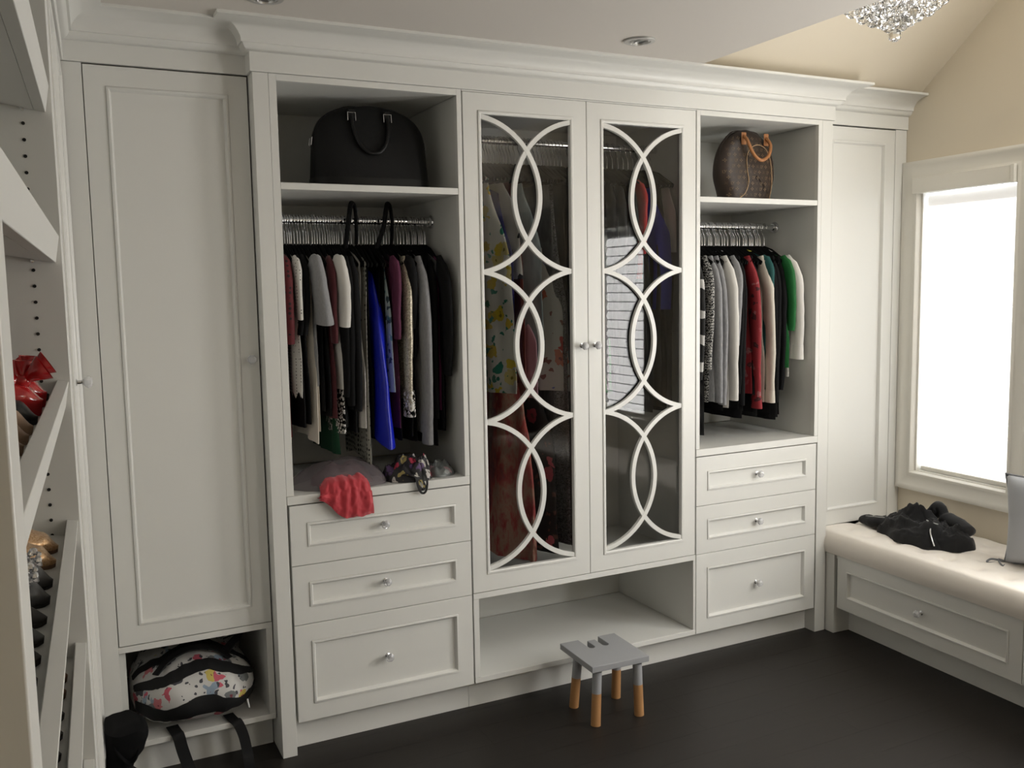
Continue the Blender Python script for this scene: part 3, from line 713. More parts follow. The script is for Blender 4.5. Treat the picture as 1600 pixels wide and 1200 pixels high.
# black straps of a bag hanging from the left rail
for k, (x, dx) in enumerate(((.352, .0), (.480, .034))):
    t = thing('strap_loop', ['black padded strap looped over the left rail, left one', 'black padded strap looped over the left rail, right one'][k], 'strap', (x, .22, 1.64))
    pts = [(x-.030-dx, .205, 1.60), (x-.016, .205, 1.70), (x-.003, .21, 1.775), (x+.008, .222, 1.797), (x+.021, .232, 1.782), (x+.026, .236, 1.72), (x+.022, .24, 1.62)]
    P = []
    for i in range(len(pts)-1):
        for j in range(5): P.append(Vector(pts[i]).lerp(Vector(pts[i+1]), j/5))
    P = [sum((P[max(0, min(len(P)-1, i+d))] for d in (-2, -1, 0, 1, 2)), Vector())/5 for i in range(len(P))]
    part('strap', MB().tube(P, .0085, 10, squash=(1.0, .7)), BLACKS[0], t, smooth=60)

for x in (.093, .110, .133, .149, .165, .185, .205, .234, .252, .280, .295, .310, .352, .388, .411, .450, .488, .506, .540, .565, .592, .616): hang(x, .25, LZ, hlab, hl, random.uniform(-.08, .08))
# right rail
g2 = 'black clothes on the right rail'; gl2 = 'black clothing hanging between the coloured pieces on the right rail'
h2 = 'right rail hangers'; hlab2 = 'slim black velvet hanger with chrome hook on the right rail'
def RG(x, *a, **k):
    hang(x, .25, LZ, hlab2, h2, random.uniform(-.05, .05)); return garment(*a, x=x, seed=int(x*997), tilt=random.uniform(-.03, .03), **k)
def blackR(x, hem, i, **k):
    kw = dict(hw=.145, push=.022, sr=.032); kw.update(k)
    return RG(x, 'black_garment', gl2, 'garment', m=BLACKS[i % 4], hem=hem, group=g2, **kw)
blackR(1.684, .90, 0, sleeve=1.1); blackR(1.706, .875, 1, sleeve=1.05, hw=.155)
RG(1.730, 'panelled_coat', 'long black coat with white edge panels at the left end of the right rail', 'coat', m=BWEDGE, hem=.872, sleeve=1.12, sr=.030, hw=.155, fold=.007)
blackR(1.750, .885, 3, hw=.15, fold=.008)
RG(1.775, 'zigzag_cardigan', 'black and white zigzag patterned knit on the right rail', 'cardigan', m=ZIG, hem=1.02, sleeve=1.16, sr=.032, hw=.152)
RG(1.806, 'grey_cardigan', 'thin grey marl cardigan, left one of the two on the right rail', 'cardigan', m=GREYK, hem=1.02, sleeve=1.02, sr=.036, hw=.150, lean=.018)
RG(1.834, 'grey_cardigan', 'thin grey marl cardigan, right one of the two on the right rail', 'cardigan', m=GREYK, hem=1.03, sleeve=1.01, sr=.034, hw=.150, lean=.018)
blackR(1.851, .98, 1)
RG(1.876, 'white_sweater', 'white long sleeved sweater on the right rail', 'sweater', m=WHITEC, hem=.99, sleeve=1.025, sr=.046, hw=.150, lean=.026, collar=(GREYC, .012))
blackR(1.896, .99, 2, sleeve=1.2)
RG(1.912, 'hooded_top', 'light grey hooded top with folded collar behind the white sweater', 'hoodie', m=GREYC, hem=1.06, sleeve=1.25, sr=.034, hw=.155, zt=1.640, collar=(GREYC, .022))
for i, (x, h, sl) in enumerate(((1.932, .98, 1.05), (1.950, .94, 1.0), (1.968, .97, None))): blackR(x, h, i+1, sleeve=sl, sr=.036)
RG(1.996, 'paisley_shirt', 'red paisley shirt with long sleeve on the right rail', 'shirt', m=REDP, hem=1.04, sleeve=.995, sr=.038, hw=.150, lean=.030, cuff=(.05, REDP, 1.02))
blackR(2.016, .96, 0, sleeve=1.04); blackR(2.034, .94, 3)
RG(2.060, 'cream_blouse', 'cream blouse with cuffed long sleeve right of the red shirt', 'blouse', m=CREAM, hem=1.0, sleeve=1.015, sr=.036, hw=.155, lean=.036, cuff=(.05, CREAM, 1.06), collar=(mat('yellow collar', (.48, .46, .06), .8), .022))
RG(2.080, 'teal_top', 'teal jersey top sliver between black pieces on the right rail', 'top', m=TEAL, hem=1.2, sleeve=1.40, sr=.034, hw=.152)
for i, (x, h, sl) in enumerate(((2.098, .95, 1.1), (2.115, .93, 1.05), (2.132, .92, 1.0), (2.150, .93, None))): blackR(x, h, i, sleeve=sl, sr=.036)
RG(2.172, 'green_blouse', 'emerald green blouse beside the white shirt on the right rail', 'blouse', m=GREENB, hem=1.14, hw=.165, flare=.02, lean=.02, sleeve=1.30, sr=.034)
blackR(2.160, .94, 2, sleeve=1.05)
RG(2.195, 'white_shirt', 'white poplin shirt with cuffed sleeve at the right end of the right rail', 'shirt', m=SHIRTW, hem=1.10, sleeve=1.195, sr=.046, hw=.165, push=.035, lean=.030, cuff=(.06, SHIRTW, 1.04), zt=1.640, collar=(SHIRTW, .018))

for x in (1.695, 1.740, 1.790, 1.820, 1.862, 1.904, 1.941, 1.980, 2.025, 2.047, 2.090, 2.124): hang(x, .25, LZ, hlab2, h2, random.uniform(-.08, .08))
# centre rail behind the glass doors
h3 = 'centre rail hangers'; hlab3 = 'slim black velvet hanger with chrome hook behind the glass doors'
g3 = 'dark gowns behind the glass doors'; gl3 = 'long dark gown hanging behind the glass doors'
CZR = 2.03
def CG(x, *a, **k):
    hang(x, .25, CZR, hlab3, h3, random.uniform(-.05, .05)); kw = dict(yc=.25, zt=1.925); kw.update(k); return garment(*a, x=x, seed=int(x*997), **dict(dict(tilt=random.uniform(-.04, .04)), **kw))
def blackC(x, hem, i, **k):
    kw = dict(hw=.14, topw=.11, flare=.02); kw.update(k); return CG(x, 'dark_gown', gl3, 'gown', m=BLACKS[i % 4], hem=hem, group=g3, **kw)
YELLOWF = floral('yellow and green floral', (.62, .62, .56), [(.62, .48, .04), (.55, .40, .05), (.02, .20, .14), (.60, .52, .20)], 17, .46, .75, .6, (.03, .20, .14))
BWF = floral('white with black sprigs', (.60, .58, .54), [(.01, .01, .01), (.02, .02, .03)], 16, .30, .6)
NAVYF = floral('navy with white roses', (.03, .03, .16), [(.45, .45, .55), (.03, .03, .10), (.10, .08, .35)], 22, .36, .6)
TEALL = heather('pale teal lace', (.20, .27, .27), (.38, .45, .45), 60); PINKC = mat('pale pink crepe', (.60, .36, .42), .7)
WHITEF = floral('white with red and blue flowers', (.58, .57, .52), [(.50, .07, .06), (.12, .14, .42), (.10, .25, .30), (.55, .16, .10)], 12, .36, .55, .7, (.25, .12, .10))
CORAL = blotch('coral floral chiffon', [(.10, .03, .03), (.36, .05, .05), (.40, .24, .17), (.42, .07, .06), (.20, .05, .06), (.34, .21, .16)], 9)
RUST = heather('rust crepe', (.16, .035, .025), (.22, .05, .04), 40); BLKF = floral('black with pink blossoms', (.008, .008, .008), [(.45, .10, .13), (.38, .13, .10), (.30, .05, .07)], 13, .34, .5, .7, (.10, .04, .03))
SHEERG = heather('grey beaded tulle', (.06, .06, .062), (.20, .20, .20), 90); SEQB = glitter('black beaded net', (.012, .012, .012), (.30, .30, .31), 300, .3, .4)
BURG = mat('burgundy crepe', (.07, .008, .015), .8)
BLUEV = mat('cobalt velvet', (.006, .010, .20), .7, sheen=.3); REDV = mat('scarlet crepe', (.34, .012, .012), .75)
WFL = floral('black gown with white lilies', (.010, .010, .011), [(.50, .50, .48)], 6, .2, .30)
for x in (.735, .76, .785, .81, .83, .86, .885, .94, .965, 1.035, 1.065, 1.095, 1.12, 1.15, 1.18): hang(x, .25, CZR, hlab3, h3, random.uniform(-.08, .08))
blackC(.722, .75, 0); blackC(.745, .9, 2)
CG(.846, 'floral_sundress', 'yellow and green floral sundress behind the left glass door', 'dress', m=YELLOWF, hem=1.115, hw=.165, topw=.05, flare=.015, thick=.014, fold=.006, tilt=0.30)
CG(.874, 'navy_dress', 'navy dress with white roses behind the white printed top', 'dress', m=NAVYF, hem=1.24, hw=.165, topw=.08, zt=1.86, tilt=0.20)
CG(.896, 'printed_top', 'white top with black sprigs behind the left glass door', 'top', m=BWF, hem=1.525, hw=.165, topw=.06, flare=.02, thick=.012, fold=.006, tilt=0.22)
CG(.912, 'coral_maxi_dress', 'long coral floral chiffon dress low behind the left glass door', 'dress', m=CORAL, hem=.49, hw=.150, topw=.09, flare=.055, thick=.024, fold=.013, freq=36, zt=1.30, yc=.25, tilt=0.25)
CG(.930, 'burgundy_dress', 'burgundy dress sliver right of the navy dress', 'dress', m=BURG, hem=1.15, hw=.160, topw=.08)
CG(.952, 'rust_dress', 'rust coloured dress inside the upper left fretwork oval', 'dress', m=RUST, hem=1.10, hw=.150, topw=.07)
CG(.978, 'lace_dress', 'pale teal lace dress in the middle left fretwork oval', 'dress', m=TEALL, hem=1.235, hw=.170, topw=.06, thick=.013, fold=.006, tilt=0.25)
CG(.998, 'pink_dress', 'pale pink dress hem below the teal lace', 'dress', m=PINKC, hem=1.09, hw=.158, topw=.05, zt=1.45, thick=.011)
CG(1.018, 'blossom_gown', 'black gown with pink blossoms low behind the left glass door', 'gown', m=BLKF, hem=.50, hw=.165, topw=.07, flare=.01, zt=1.20, thick=.012, tilt=0.25)
CG(1.052, 'flower_dress', 'white dress with red and blue flowers behind the left glass door', 'dress', m=WHITEF, hem=1.11, hw=.135, topw=.06, flare=.050, thick=.018, zt=1.66, fold=.008, tilt=0.40)
CG(1.080, 'beaded_gown', 'grey beaded tulle gown at the right of the left glass door', 'gown', m=SHEERG, hem=.56, hw=.16, topw=.07, flare=.02, thick=.012, fold=.008, tilt=0.30)
CG(1.110, 'beaded_gown', 'black beaded net gown near the meeting stile', 'gown', m=SEQB, hem=.53, hw=.165, topw=.08, flare=.02, thick=.012, fold=.008)
blackC(1.135, .52, 0, hw=.15); blackC(1.165, .6, 1); blackC(1.195, .8, 2); blackC(1.225, 1.0, 3); blackC(1.252, .9, 0)
CG(1.276, 'green_dress', 'green dress sliver at the left edge of the right glass door', 'dress', m=GREENB, hem=1.09, hw=.165, topw=.06, zt=1.45, tilt=0.20)
for i, (x, h) in enumerate(((1.300, 1.1), (1.325, 1.05), (1.350, 1.2), (1.375, 1.12), (1.400, 1.1), (1.425, 1.15))): blackC(x, h, i, topw=.10, sleeve=1.5 if i % 2 else None, sr=.03)
CG(1.452, 'red_blouse', 'scarlet blouse behind the upper right fretwork oval', 'blouse', m=REDV, hem=1.52, hw=.150, sleeve=1.62, sr=.032)
blackC(1.475, 1.05, 1); blackC(1.498, 1.0, 2)
CG(1.522, 'cobalt_dress', 'cobalt blue velvet dress behind the right glass door', 'dress', m=BLUEV, hem=1.40, hw=.165, topw=.09, thick=.014, flare=.02, fold=.009, tilt=0.30)
blackC(1.545, 1.02, 3); blackC(1.566, 1.0, 0)
CG(1.588, 'lily_gown', 'black gown with white lilies at the right of the glass doors', 'gown', m=WFL, hem=1.03, hw=.165, topw=.09, thick=.012)
CG(1.608, 'camisole', 'white top at the far right behind the glass', 'top', m=WHITEC, hem=1.62, hw=.165, topw=.12)

def heap(mb, cx, cy, z0, rx, ry, h, seed, rough=.35, nu=48, nv=22, fr=6.0, power=.55, m=0):
    def fn(u, v):
        a = 2*PI*u; r = math.sin(v*PI/2)
        k = 1+.16*nz(math.cos(a)*1.7+seed, math.sin(a)*1.7, seed)
        x = rx*r*k*math.cos(a); y = ry*r*k*math.sin(a)
        pr = max(0, 1-r**2)**power
        n1 = nz(x*fr/rx*.35+seed, y*fr/ry*.35, seed*2); n2 = nz(x*fr/rx+seed, y*fr/ry, seed*3)
        z = h*pr*(1+rough*n1)+h*rough*.45*abs(n2)*pr**.5
        x += .05*rx*n2; y += .05*ry*n1
        return (cx+x, cy+y, z0+max(.0008, z))
    return mb.grid(nu, nv, fn, wrap=True, m=m)

# ------------------------------------------------------------------ bags on the top shelves
LEATHB = mat('black grained leather', (.0035, .0035, .0035), .6, bump=.25, bscale=260, spec=.25)
HANDB = mat('black smooth leather', (.0035, .0035, .0033), .42, spec=.3)
def smooth_path(pts, k=6):
    P = [Vector(p) for p in pts]; out = []
    for i in range(len(P)-1):
        p0, p1, p2, p3 = P[max(0, i-1)], P[i], P[i+1], P[min(len(P)-1, i+2)]
        for j in range(k):
            t = j/k; out.append(.5*((2*p1)+(p2-p0)*t+(2*p0-5*p1+4*p2-p3)*t*t+(3*p1-p0-3*p2+p3)*t**3))
    return out+[P[-1]]
def ribbon(mb, path, width, th, up, m=0):
    """flat strap: path of points, width along 'up' made perpendicular to the path"""
    P = smooth_path(path); vs = []; n = len(P)
    for i, p in enumerate(P):
        d = (P[min(n-1, i+1)]-P[max(0, i-1)]).normalized(); u = Vector(up); u = (u-d*u.dot(d)).normalized(); q = d.cross(u)
        for a, b in ((-1, -1), (1, -1), (1, 1), (-1, 1)): vs.append(p+u*(a*width/2)+q*(b*th/2))
    fs = [(4*i+j, 4*i+(j+1) % 4, 4*i+4+(j+1) % 4, 4*i+4+j) for i in range(n-1) for j in range(4)]+[(0, 1, 2, 3), (4*n-1, 4*n-2, 4*n-3, 4*n-4)]
    return mb.add(vs, fs, m)
t = thing('handbag', 'black domed leather handbag with two rolled handles on the left top shelf', 'bag', (.408, .165, 1.828))
bz, bh, bx, by = 1.828, .272, .408, .165
def alma_w(f): return max(.012, .199*(1-.07*f)*max(0, 1-max(0, (f-.48)/.52)**3.0)**.45)
def alma_d(f): return .082*(1-.62*f**1.6)
def alma(u, v):
    f = 1-(1-v)**1.5; a = 2*PI*u; c, sn = math.cos(a), math.sin(a)
    return (bx+alma_w(f)*math.copysign(abs(c)**.55, c), by+alma_d(f)*math.copysign(abs(sn)**.55, sn), bz+.004+(bh-.004)*f)
mb = MB().grid(56, 40, alma, wrap=True); n = len(mb.v); mb.f.append(tuple(range(n-56, n))); mb.m.append(0)
part('body', mb, LEATHB, t, smooth=50)
part('base_band', MB().grid(56, 3, lambda u, v: (lambda p: (bx+(p[0]-bx)*1.008, by+(p[1]-by)*1.015, bz+.001+.032*v))(alma(u, .06*v)), wrap=True), HANDB, t)
for k, yy in ((0, -1), (1, 1)):
    hp = []
    f = .82; yf = by+yy*(alma_d(f)+.004)
    if yy < 0: pts = [(.336, yf+.002, 2.066), (.338, yf-.012, 2.02), (.352, yf-.024, 1.972), (.376, yf-.030, 1.945), (.398, yf-.031, 1.940), (.422, yf-.030, 1.946), (.445, yf-.024, 1.975), (.456, yf-.012, 2.02), (.458, yf+.002, 2.066)]
    else: pts = [(.336, yf, 2.06), (.340, yf+.02, 2.03), (.36, yf+.032, 1.985), (.397, yf+.036, 1.965), (.434, yf+.032, 1.985), (.454, yf+.02, 2.03), (.458, yf, 2.06)]
    hd = part('handle', MB().tube(smooth_path(pts, 5), .0062, 12), HANDB, t, smooth=60)
    for x in (.336, .458):
        part('handle_tab', MB().box(x-.011, x+.011, yf-.003, yf+.012, 2.050, 2.083), HANDB, hd, bevel=.003)
        if yy < 0:
            part('buckle', MB().tube([(x-.013, yf-.005, 2.046), (x-.013, yf-.003, 2.072), (x+.013, yf-.003, 2.072), (x+.013, yf-.005, 2.046)], .0017, 6), CHROME, hd, 'small chrome buckle')
zp = [(bx+s*alma_w(f), by, bz+.006+(bh-.004)*f) for s, f in [(-1, .45), (-1, .62), (-1, .78), (-1, .88), (-1, .95), (-1, .985), (1, .985), (1, .95), (1, .88), (1, .78), (1, .62), (1, .45)]]
part('zip', ribbon(MB(), zp, .018, .003, (0, 1, 0)), HANDB, t)
for s in (-1, 1):
    x = bx+s*(alma_w(.58)+.004); z = bz+bh*.56
    part('side_ring', MB().tube([(x, by-.012, z+.012), (x+s*.004, by-.012, z-.012), (x+s*.005, by, z-.018), (x+s*.004, by+.012, z-.012), (x, by+.012, z+.012)], .0018, 6, closed=True), CHROME, t, 'small chrome side ring')

MONO = mat('brown coated canvas', (.030, .017, .011), .42, bump=.1, bscale=500); TAN = mat('tan natural leather', (.36, .15, .05), .5); PIPE = mat('tan piping', (.40, .26, .14), .55)
MOTIF = mat('tan printed motif', (.17, .115, .065), .5)
ex, ey, ez, ew, ed, eh = 1.985, .140, 1.828, .142, .060, .284
t = thing('handbag', 'brown monogram rounded handbag with tan leather handles on the right top shelf', 'bag', (ex, ey, ez))
def ell_w(f): return ew*(.80+.20*sst(0, .38, f))*math.sqrt(max(.0004, 1-max(0, (f-.40)/.60)**2.15))
def ell_d(f): return ed*(1.0-.35*f**2)*math.sqrt(max(.01, 1-max(0, (f-.72)/.28)**2.4)*.9+.1)
def ell(u, v):
    f = 1-(1-v)**1.6; a = 2*PI*u; c, sn = math.cos(a), math.sin(a)
    return (ex+ell_w(f)*math.copysign(abs(c)**.7, c), ey+ell_d(f)*math.copysign(abs(sn)**.7, sn), ez+.001+eh*f)
mb = MB().grid(60, 44, ell, wrap=True); n = len(mb.v); mb.f.append(tuple(range(n-60, n))); mb.m.append(0)
part('body', mb, MONO, t, smooth=60)
def ell_front(x, z, off=.001):
    f = min(.985, max(0, (z-ez)/eh)); q = min(1, abs((x-ex)/max(.001, ell_w(f))))
    c = q**(1/.7); sn = math.sqrt(max(0, 1-c*c)); return ey-ell_d(f)*sn**.7-off
cur = [(-.072, .004), (-.040, .030), (-.024, .075), (-.030, .125), (-.028, .175), (-.006, .208), (.034, .222), (.074, .208), (.096, .172), (.104, .120), (.107, .060), (.108, .004)]
P = smooth_path([(ex+a, 0, ez+b) for a, b in cur], 6)
part('piping', MB().tube([(p.x, ell_front(p.x, p.z, .002), p.z) for p in P], .0019, 8), PIPE, t, smooth=60)
mb = MB(); nn = len(P)
for j in range(6):                                                    # the raised pocket inside the piping
    for i, p in enumerate(P):
        k = j/5; qx = p.x+(ex+.015-p.x)*k; qz = p.z+(ez+.10-p.z)*k; mb.v.append(Vector((qx, ell_front(qx, qz, .001+.0035*math.sin(k*PI/2)), qz)))
for j in range(5):
    for i in range(nn-1): mb.f.append((j*nn+i, j*nn+i+1, j*nn+nn+i+1, j*nn+nn+i)); mb.m.append(0)
part('front_pocket', mb, MONO, t, smooth=70)
mb = MB()                                                             # printed motifs: four petal flowers, stars and crossed letter strokes
def motif(cx, cz, k):
    def put(poly):
        vs = [(cx+a, ell_front(cx+a, cz+b, .0054 if cx > ex-.03 and cz < ez+.21 else .0016), cz+b) for a, b in poly]; mb.add(vs, [tuple(range(len(vs)))])
    if k == 0:
        for q in range(4):
            a = q*PI/2; put([(math.cos(a+d)*r, math.sin(a+d)*r) for d, r in ((-.5, .0032), (-.30, .0066), (0, .0078), (.30, .0066), (.5, .0032), (0, .0010))])
    elif k == 1:
        for q in range(4):
            a = PI/4+q*PI/2; put([(math.cos(a+d)*r, math.sin(a+d)*r) for d, r in ((-.35, .0020), (0, .0088), (.35, .0020))])
    else:
        put([(-.006, .006), (-.0045, .006), (-.0045, -.0045), (.003, -.0045), (.003, -.006), (-.006, -.006)])
        put([(-.002, .0065), (.0, .0065), (.003, .0005), (.006, .0065), (.0078, .0065), (.0036, -.0025), (.0024, -.0025)])
r = 0; z = ez+.022
while z < ez+.262:
    f = (z-ez)/eh; x = ex-ell_w(f)*.90+(.012 if r % 2 else 0); c = 0
    while x < ex+ell_w(f)*.90: motif(x, z, (c+2*r) % 3); x += .0225; c += 1
    z += .0225; r += 1
part('monogram_print', mb, MOTIF, t, smooth=0, kind='stuff')
for yy in (-1, 1):
    yf = ey+yy*.040
    pts = [(ex-.040, yf+yy*.008, 2.082), (ex-.040, yf+yy*.030, 2.060), (ex-.030, yf+yy*.045, 2.018), (ex-.006, yf+yy*.050, 1.990), (ex+.022, yf+yy*.050, 1.984), (ex+.055, yf+yy*.046, 2.004), (ex+.075, yf+yy*.034, 2.045), (ex+.075, yf+yy*.010, 2.078)]
    hd = part('handle', MB().tube(smooth_path(pts, 5), .0068, 12), TAN, t, 'tan rolled leather handle', smooth=60)
    for x in (ex-.040, ex+.075): part('handle_tab', MB().box(x-.012, x+.012, yf+yy*.004-.003, yf+yy*.012+.003, 2.048, 2.096), TAN, hd, bevel=.004)
part('zip', ribbon(MB(), [(ex+s*ell_w(f), ey, ez+.004+eh*f) for s, f in ((-1, .55), (-1, .75), (-1, .9), (-1, .97), (1, .97), (1, .9), (1, .75), (1, .55))], .014, .003, (0, 1, 0)), MONO, t)

# ------------------------------------------------------------------ floral duffel bag in the left cubby
DUFF = floral('white floral canvas', (.56, .55, .53), [(.50, .09, .13), (.52, .16, .18), (.06, .06, .07), (.25, .32, .40), (.52, .42, .10), (.16, .17, .17)], 21, .46, .80, .7, (.05, .05, .06))
WEB = mat('black webbing', (.008, .008, .0085), .75, spec=.3)
t = thing('duffel_bag', 'white floral duffel bag with black trim slumped in the low left cubby', 'bag', (-.235, .22, .131))
def duff(u, a, off=0.0):
    q = max(-1, min(1, u)); r = max(.03, (1-abs(q)**3.4)**.45)*(1+.04*nz(u*2.5, math.cos(a)*1.5, math.sin(a)*1.5))
    hy, hz = .225+off, .088+off
    c, sn = math.cos(a), math.sin(a)
    c = math.copysign(abs(c)**.75, c); sn2 = math.copysign(abs(sn)**.8, sn)
    z = .228+hz*r*sn2*(1.12 if sn2 > 0 else .95)+(.022*(1-u*u)*max(0, sn2)); z -= .03*max(0, u-.2)*max(0, sn2)
    z += .006*nz(u*7, c*3, 5)
    return (-.238+(.193+off)*q, .245+hy*r*c, max(z, .1335+off))
mb = MB().grid(44, 40, lambda a, u: duff(-1+2*u, 2*PI*a), wrap=True)
part('body', mb, DUFF, t, smooth=80)
def band(a0, a1, w, u0=-.93, u1=.95, off=.004):
    mb = MB(); n = 40; vs = []
    for i in range(n+1):
        u = u0+(u1-u0)*i/n; a = a0+(a1-a0)*i/n+.10*math.sin(i*.22)
        for q in range(9): vs.append(duff(u, a-w/2+w*q/8, off))
        for q in range(9): vs.append(duff(u, a+w/2-w*q/8, off-.008))
    return mb.add(vs, [(18*i+j, 18*i+(j+1) % 18, 18*i+18+(j+1) % 18, 18*i+18+j) for i in range(n) for j in range(18)])
zb = part('zip_band', band(math.radians(186), math.radians(194), .46), WEB, t, 'black zip band', smooth=60)
part('zip_pull', MB().tube([duff(.72, 3.45, .008), (lambda p: (p[0]+.004, p[1]-.006, p[2]-.028))(duff(.72, 3.45, .008))], .0035, 8), STEEL, zb, 'silver zip pull')
part('trim_band', band(math.radians(136), math.radians(132), .30), WEB, t, 'black webbing band', smooth=60)
part('trim_band', band(math.radians(100), math.radians(96), .20), WEB, t, 'black webbing band', smooth=60)
part('handle', ribbon(MB(), [(-.36, .10, .318), (-.31, .13, .352), (-.24, .15, .366), (-.17, .15, .350), (-.13, .12, .322)], .030, .004, (0, 1, .2)), WEB, t, 'black webbing handle', smooth=60)
part('handle', ribbon(MB(), [(-.15, .14, .330), (-.10, .18, .362), (-.08, .23, .360), (-.12, .27, .335)], .030, .004, (1, 0, .3)), WEB, t, 'black webbing handle', smooth=60)
part('shoulder_strap', ribbon(MB(), [(-.318, .12, .134), (-.312, .072, .1345), (-.306, .054, .126), (-.298, .048, .085), (-.284, .036, .030), (-.276, .004, .006), (-.270, -.06, .003)], .036, .003, (1, 0, 0)), WEB, t, 'black strap trailing over the cubby edge', smooth=60)
part('shoulder_strap', ribbon(MB(), [(-.146, .12, .134), (-.138, .072, .1345), (-.126, .054, .126), (-.112, .048, .085), (-.104, .036, .030), (-.106, .004, .006), (-.110, -.05, .003)], .032, .003, (1, 0, 0)), WEB, t, 'black strap trailing over the cubby edge', smooth=60)

# ------------------------------------------------------------------ black soft bag in the left corner
SUEDE = mat('black suede', (.0045, .0045, .005), .95, spec=.15)
t = thing('soft_bag', 'black soft bag slumped on the floor in the left corner beside the floral duffel', 'bag', (-.46, -.17, 0))
XR = [(0, -.405), (.06, -.410), (.12, -.428), (.170, -.455), (.205, -.446), (.245, -.416), (.275, -.408), (.292, -.414), (.300, -.424)]
def lintab(T, z):
    for i in range(len(T)-1):
        if z <= T[i+1][0]: f = (z-T[i][0])/(T[i+1][0]-T[i][0]); return T[i][1]+(T[i+1][1]-T[i][1])*sst(0, 1, f)
    return T[-1][1]
def sbag(u, v):
    z = .300*v; xr = lintab(XR, z); xl = -.520; a = 2*PI*u; c, sn = math.cos(a), math.sin(a)
    ry = .085-.022*math.exp(-((z-.17)/.05)**2)+.05*max(0, 1-z/.15); cx = (xl+xr)/2
    q = nz(c*1.5, sn*1.5, z*14)
    return (cx+(xr-xl)/2*math.copysign(abs(c)**.7, c)*(1+.05*q), -.165+ry*math.copysign(abs(sn)**.7, sn)*(1+.1*q), z+.006*nz(c*2, sn*2, 3)*v)
mb = MB().grid(36, 40, sbag, wrap=True); n = len(mb.v); mb.f.append(tuple(range(n-36, n))); mb.m.append(0)
part('body', mb, SUEDE, t, smooth=80)
part('handle', ribbon(MB(), [(-.505, -.215, .292), (-.490, -.248, .255), (-.466, -.252, .225), (-.445, -.245, .240), (-.432, -.205, .285)], .018, .004, (0, 1, .3)), SUEDE, t, smooth=60)

# ------------------------------------------------------------------ things lying on the left wardrobe sill
SZ = .8528
t = thing('tulle_bag', 'grey mauve tulle bundle lying on the left wardrobe sill', 'bundle', (.255, .125, SZ))
part('inner_cloth', heap(MB(), .265, .13, SZ, .105, .080, .062, 2.2), mat('dusty pink cloth', (.17, .085, .095), .9), t, smooth=80)
part('tulle', heap(MB(), .250, .120, SZ, .158, .118, .076, 1.3, .22), sheer('grey mauve tulle', (.15, .125, .135), .62), t, 'sheer grey tulle cover', smooth=80)
CORALT = sheer('coral red tulle', (.52, .030, .045), .90, .7); CORALT.node_tree.nodes['Principled BSDF'].inputs['Sheen Weight'].default_value = .4
def coral(u, v):
    x = .150+.165*u; L = .010+.068*sst(0, .5, u)-.004*sst(.7, 1, u)+.006*nz(u*7, 3, 1); s = v
    prof = [(.040, .893), (.026, .890), (.006, .880), (-.008, .864), (-.012, .850)]
    if s < .5:
        k = s/.5*4; i = min(3, int(k)); f = k-i; y = prof[i][0]+(prof[i+1][0]-prof[i][0])*f; z = prof[i][1]+(prof[i+1][1]-prof[i][1])*f
        z -= .022*(1-sst(0, .25, u))+.012*sst(.8, 1, u); z += .010*nz(u*5, 1, 4)*(1-k/4)
    else:
        f = (s-.5)/.5; y = -.012-.006*math.sin(PI*f); z = .850-L*f
    xx = x+.02*(s-.5)*(u-.4)+.012*(1-u)*(.5-s)
    rf = .010*nz(u*9+s*1.5, s*2.5, 2)+.005*nz(u*22, s*8, 6)
    return (xx, y-abs(rf)-.002, z+.004*nz(u*9, s*7, 8))
cm = MB().grid(44, 36, coral); cm.grid(44, 36, lambda u, v: (lambda p: (p[0]+.004, p[1]-.006-.003*math.sin(30*u), p[2]+.006-.012*v))(coral(u, v)))
solo('tulle_scarf', cm, CORALT, 'coral red tulle scarf draped over the left wardrobe sill', 'scarf', (.24, .02, .85), smooth=80)
SCARF = floral('black scarf with red, white and gold flowers', (.010, .008, .010), [(.42, .40, .36), (.35, .02, .05), (.30, .24, .08), (.08, .04, .12), (.45, .42, .40)], 34, .44, .80, .6)
SCARF2 = floral('grey silk with pink flowers', (.13, .14, .135), [(.40, .26, .28), (.30, .31, .30), (.05, .05, .05)], 22, .38, .5, .5)
t = thing('floral_scarf', 'crumpled black floral scarf with a strap loop hanging over the sill', 'scarf', (.48, .06, SZ))
part('folds', heap(MB(), .475, .075, SZ, .080, .075, .062, 4.4, .6, fr=9), SCARF, t, smooth=60)
part('folds', heap(MB(), .515, .045, SZ, .034, .042, .070, 7.4, .6, fr=7), SCARF, t, smooth=60)
part('strap_loop', ribbon(MB(), [(.470, .03, .895), (.476, -.008, .872), (.482, -.014, .838), (.494, -.016, .817), (.508, -.016, .822), (.514, -.015, .850), (.512, -.006, .872), (.508, .02, .900)], .007, .003, (1, 0, 0)), BLACKS[3], t, 'narrow black strap', smooth=60)
part('strap_loop', ribbon(MB(), [(.44, .02, .88), (.46, -.003, .880), (.49, -.010, .866), (.505, -.012, .842), (.498, -.014, .828), (.486, -.013, .842), (.480, -.009, .872)], .009, .003, (1, 0, 0)), SCARF, t, smooth=60)
t = thing('silk_scarf', 'crumpled grey and pink silk scarf at the right end of the left sill', 'scarf', (.60, .10, SZ))
part('folds', heap(MB(), .595, .085, SZ, .058, .055, .040, 9.1, .6, fr=8).add([], []), SCARF2, t, smooth=60)
part('folds', heap(MB(), .628, .105, SZ, .024, .030, .042, 3.9, .6, fr=5), mat('taupe silk', (.07, .06, .055), .6), t, smooth=60)

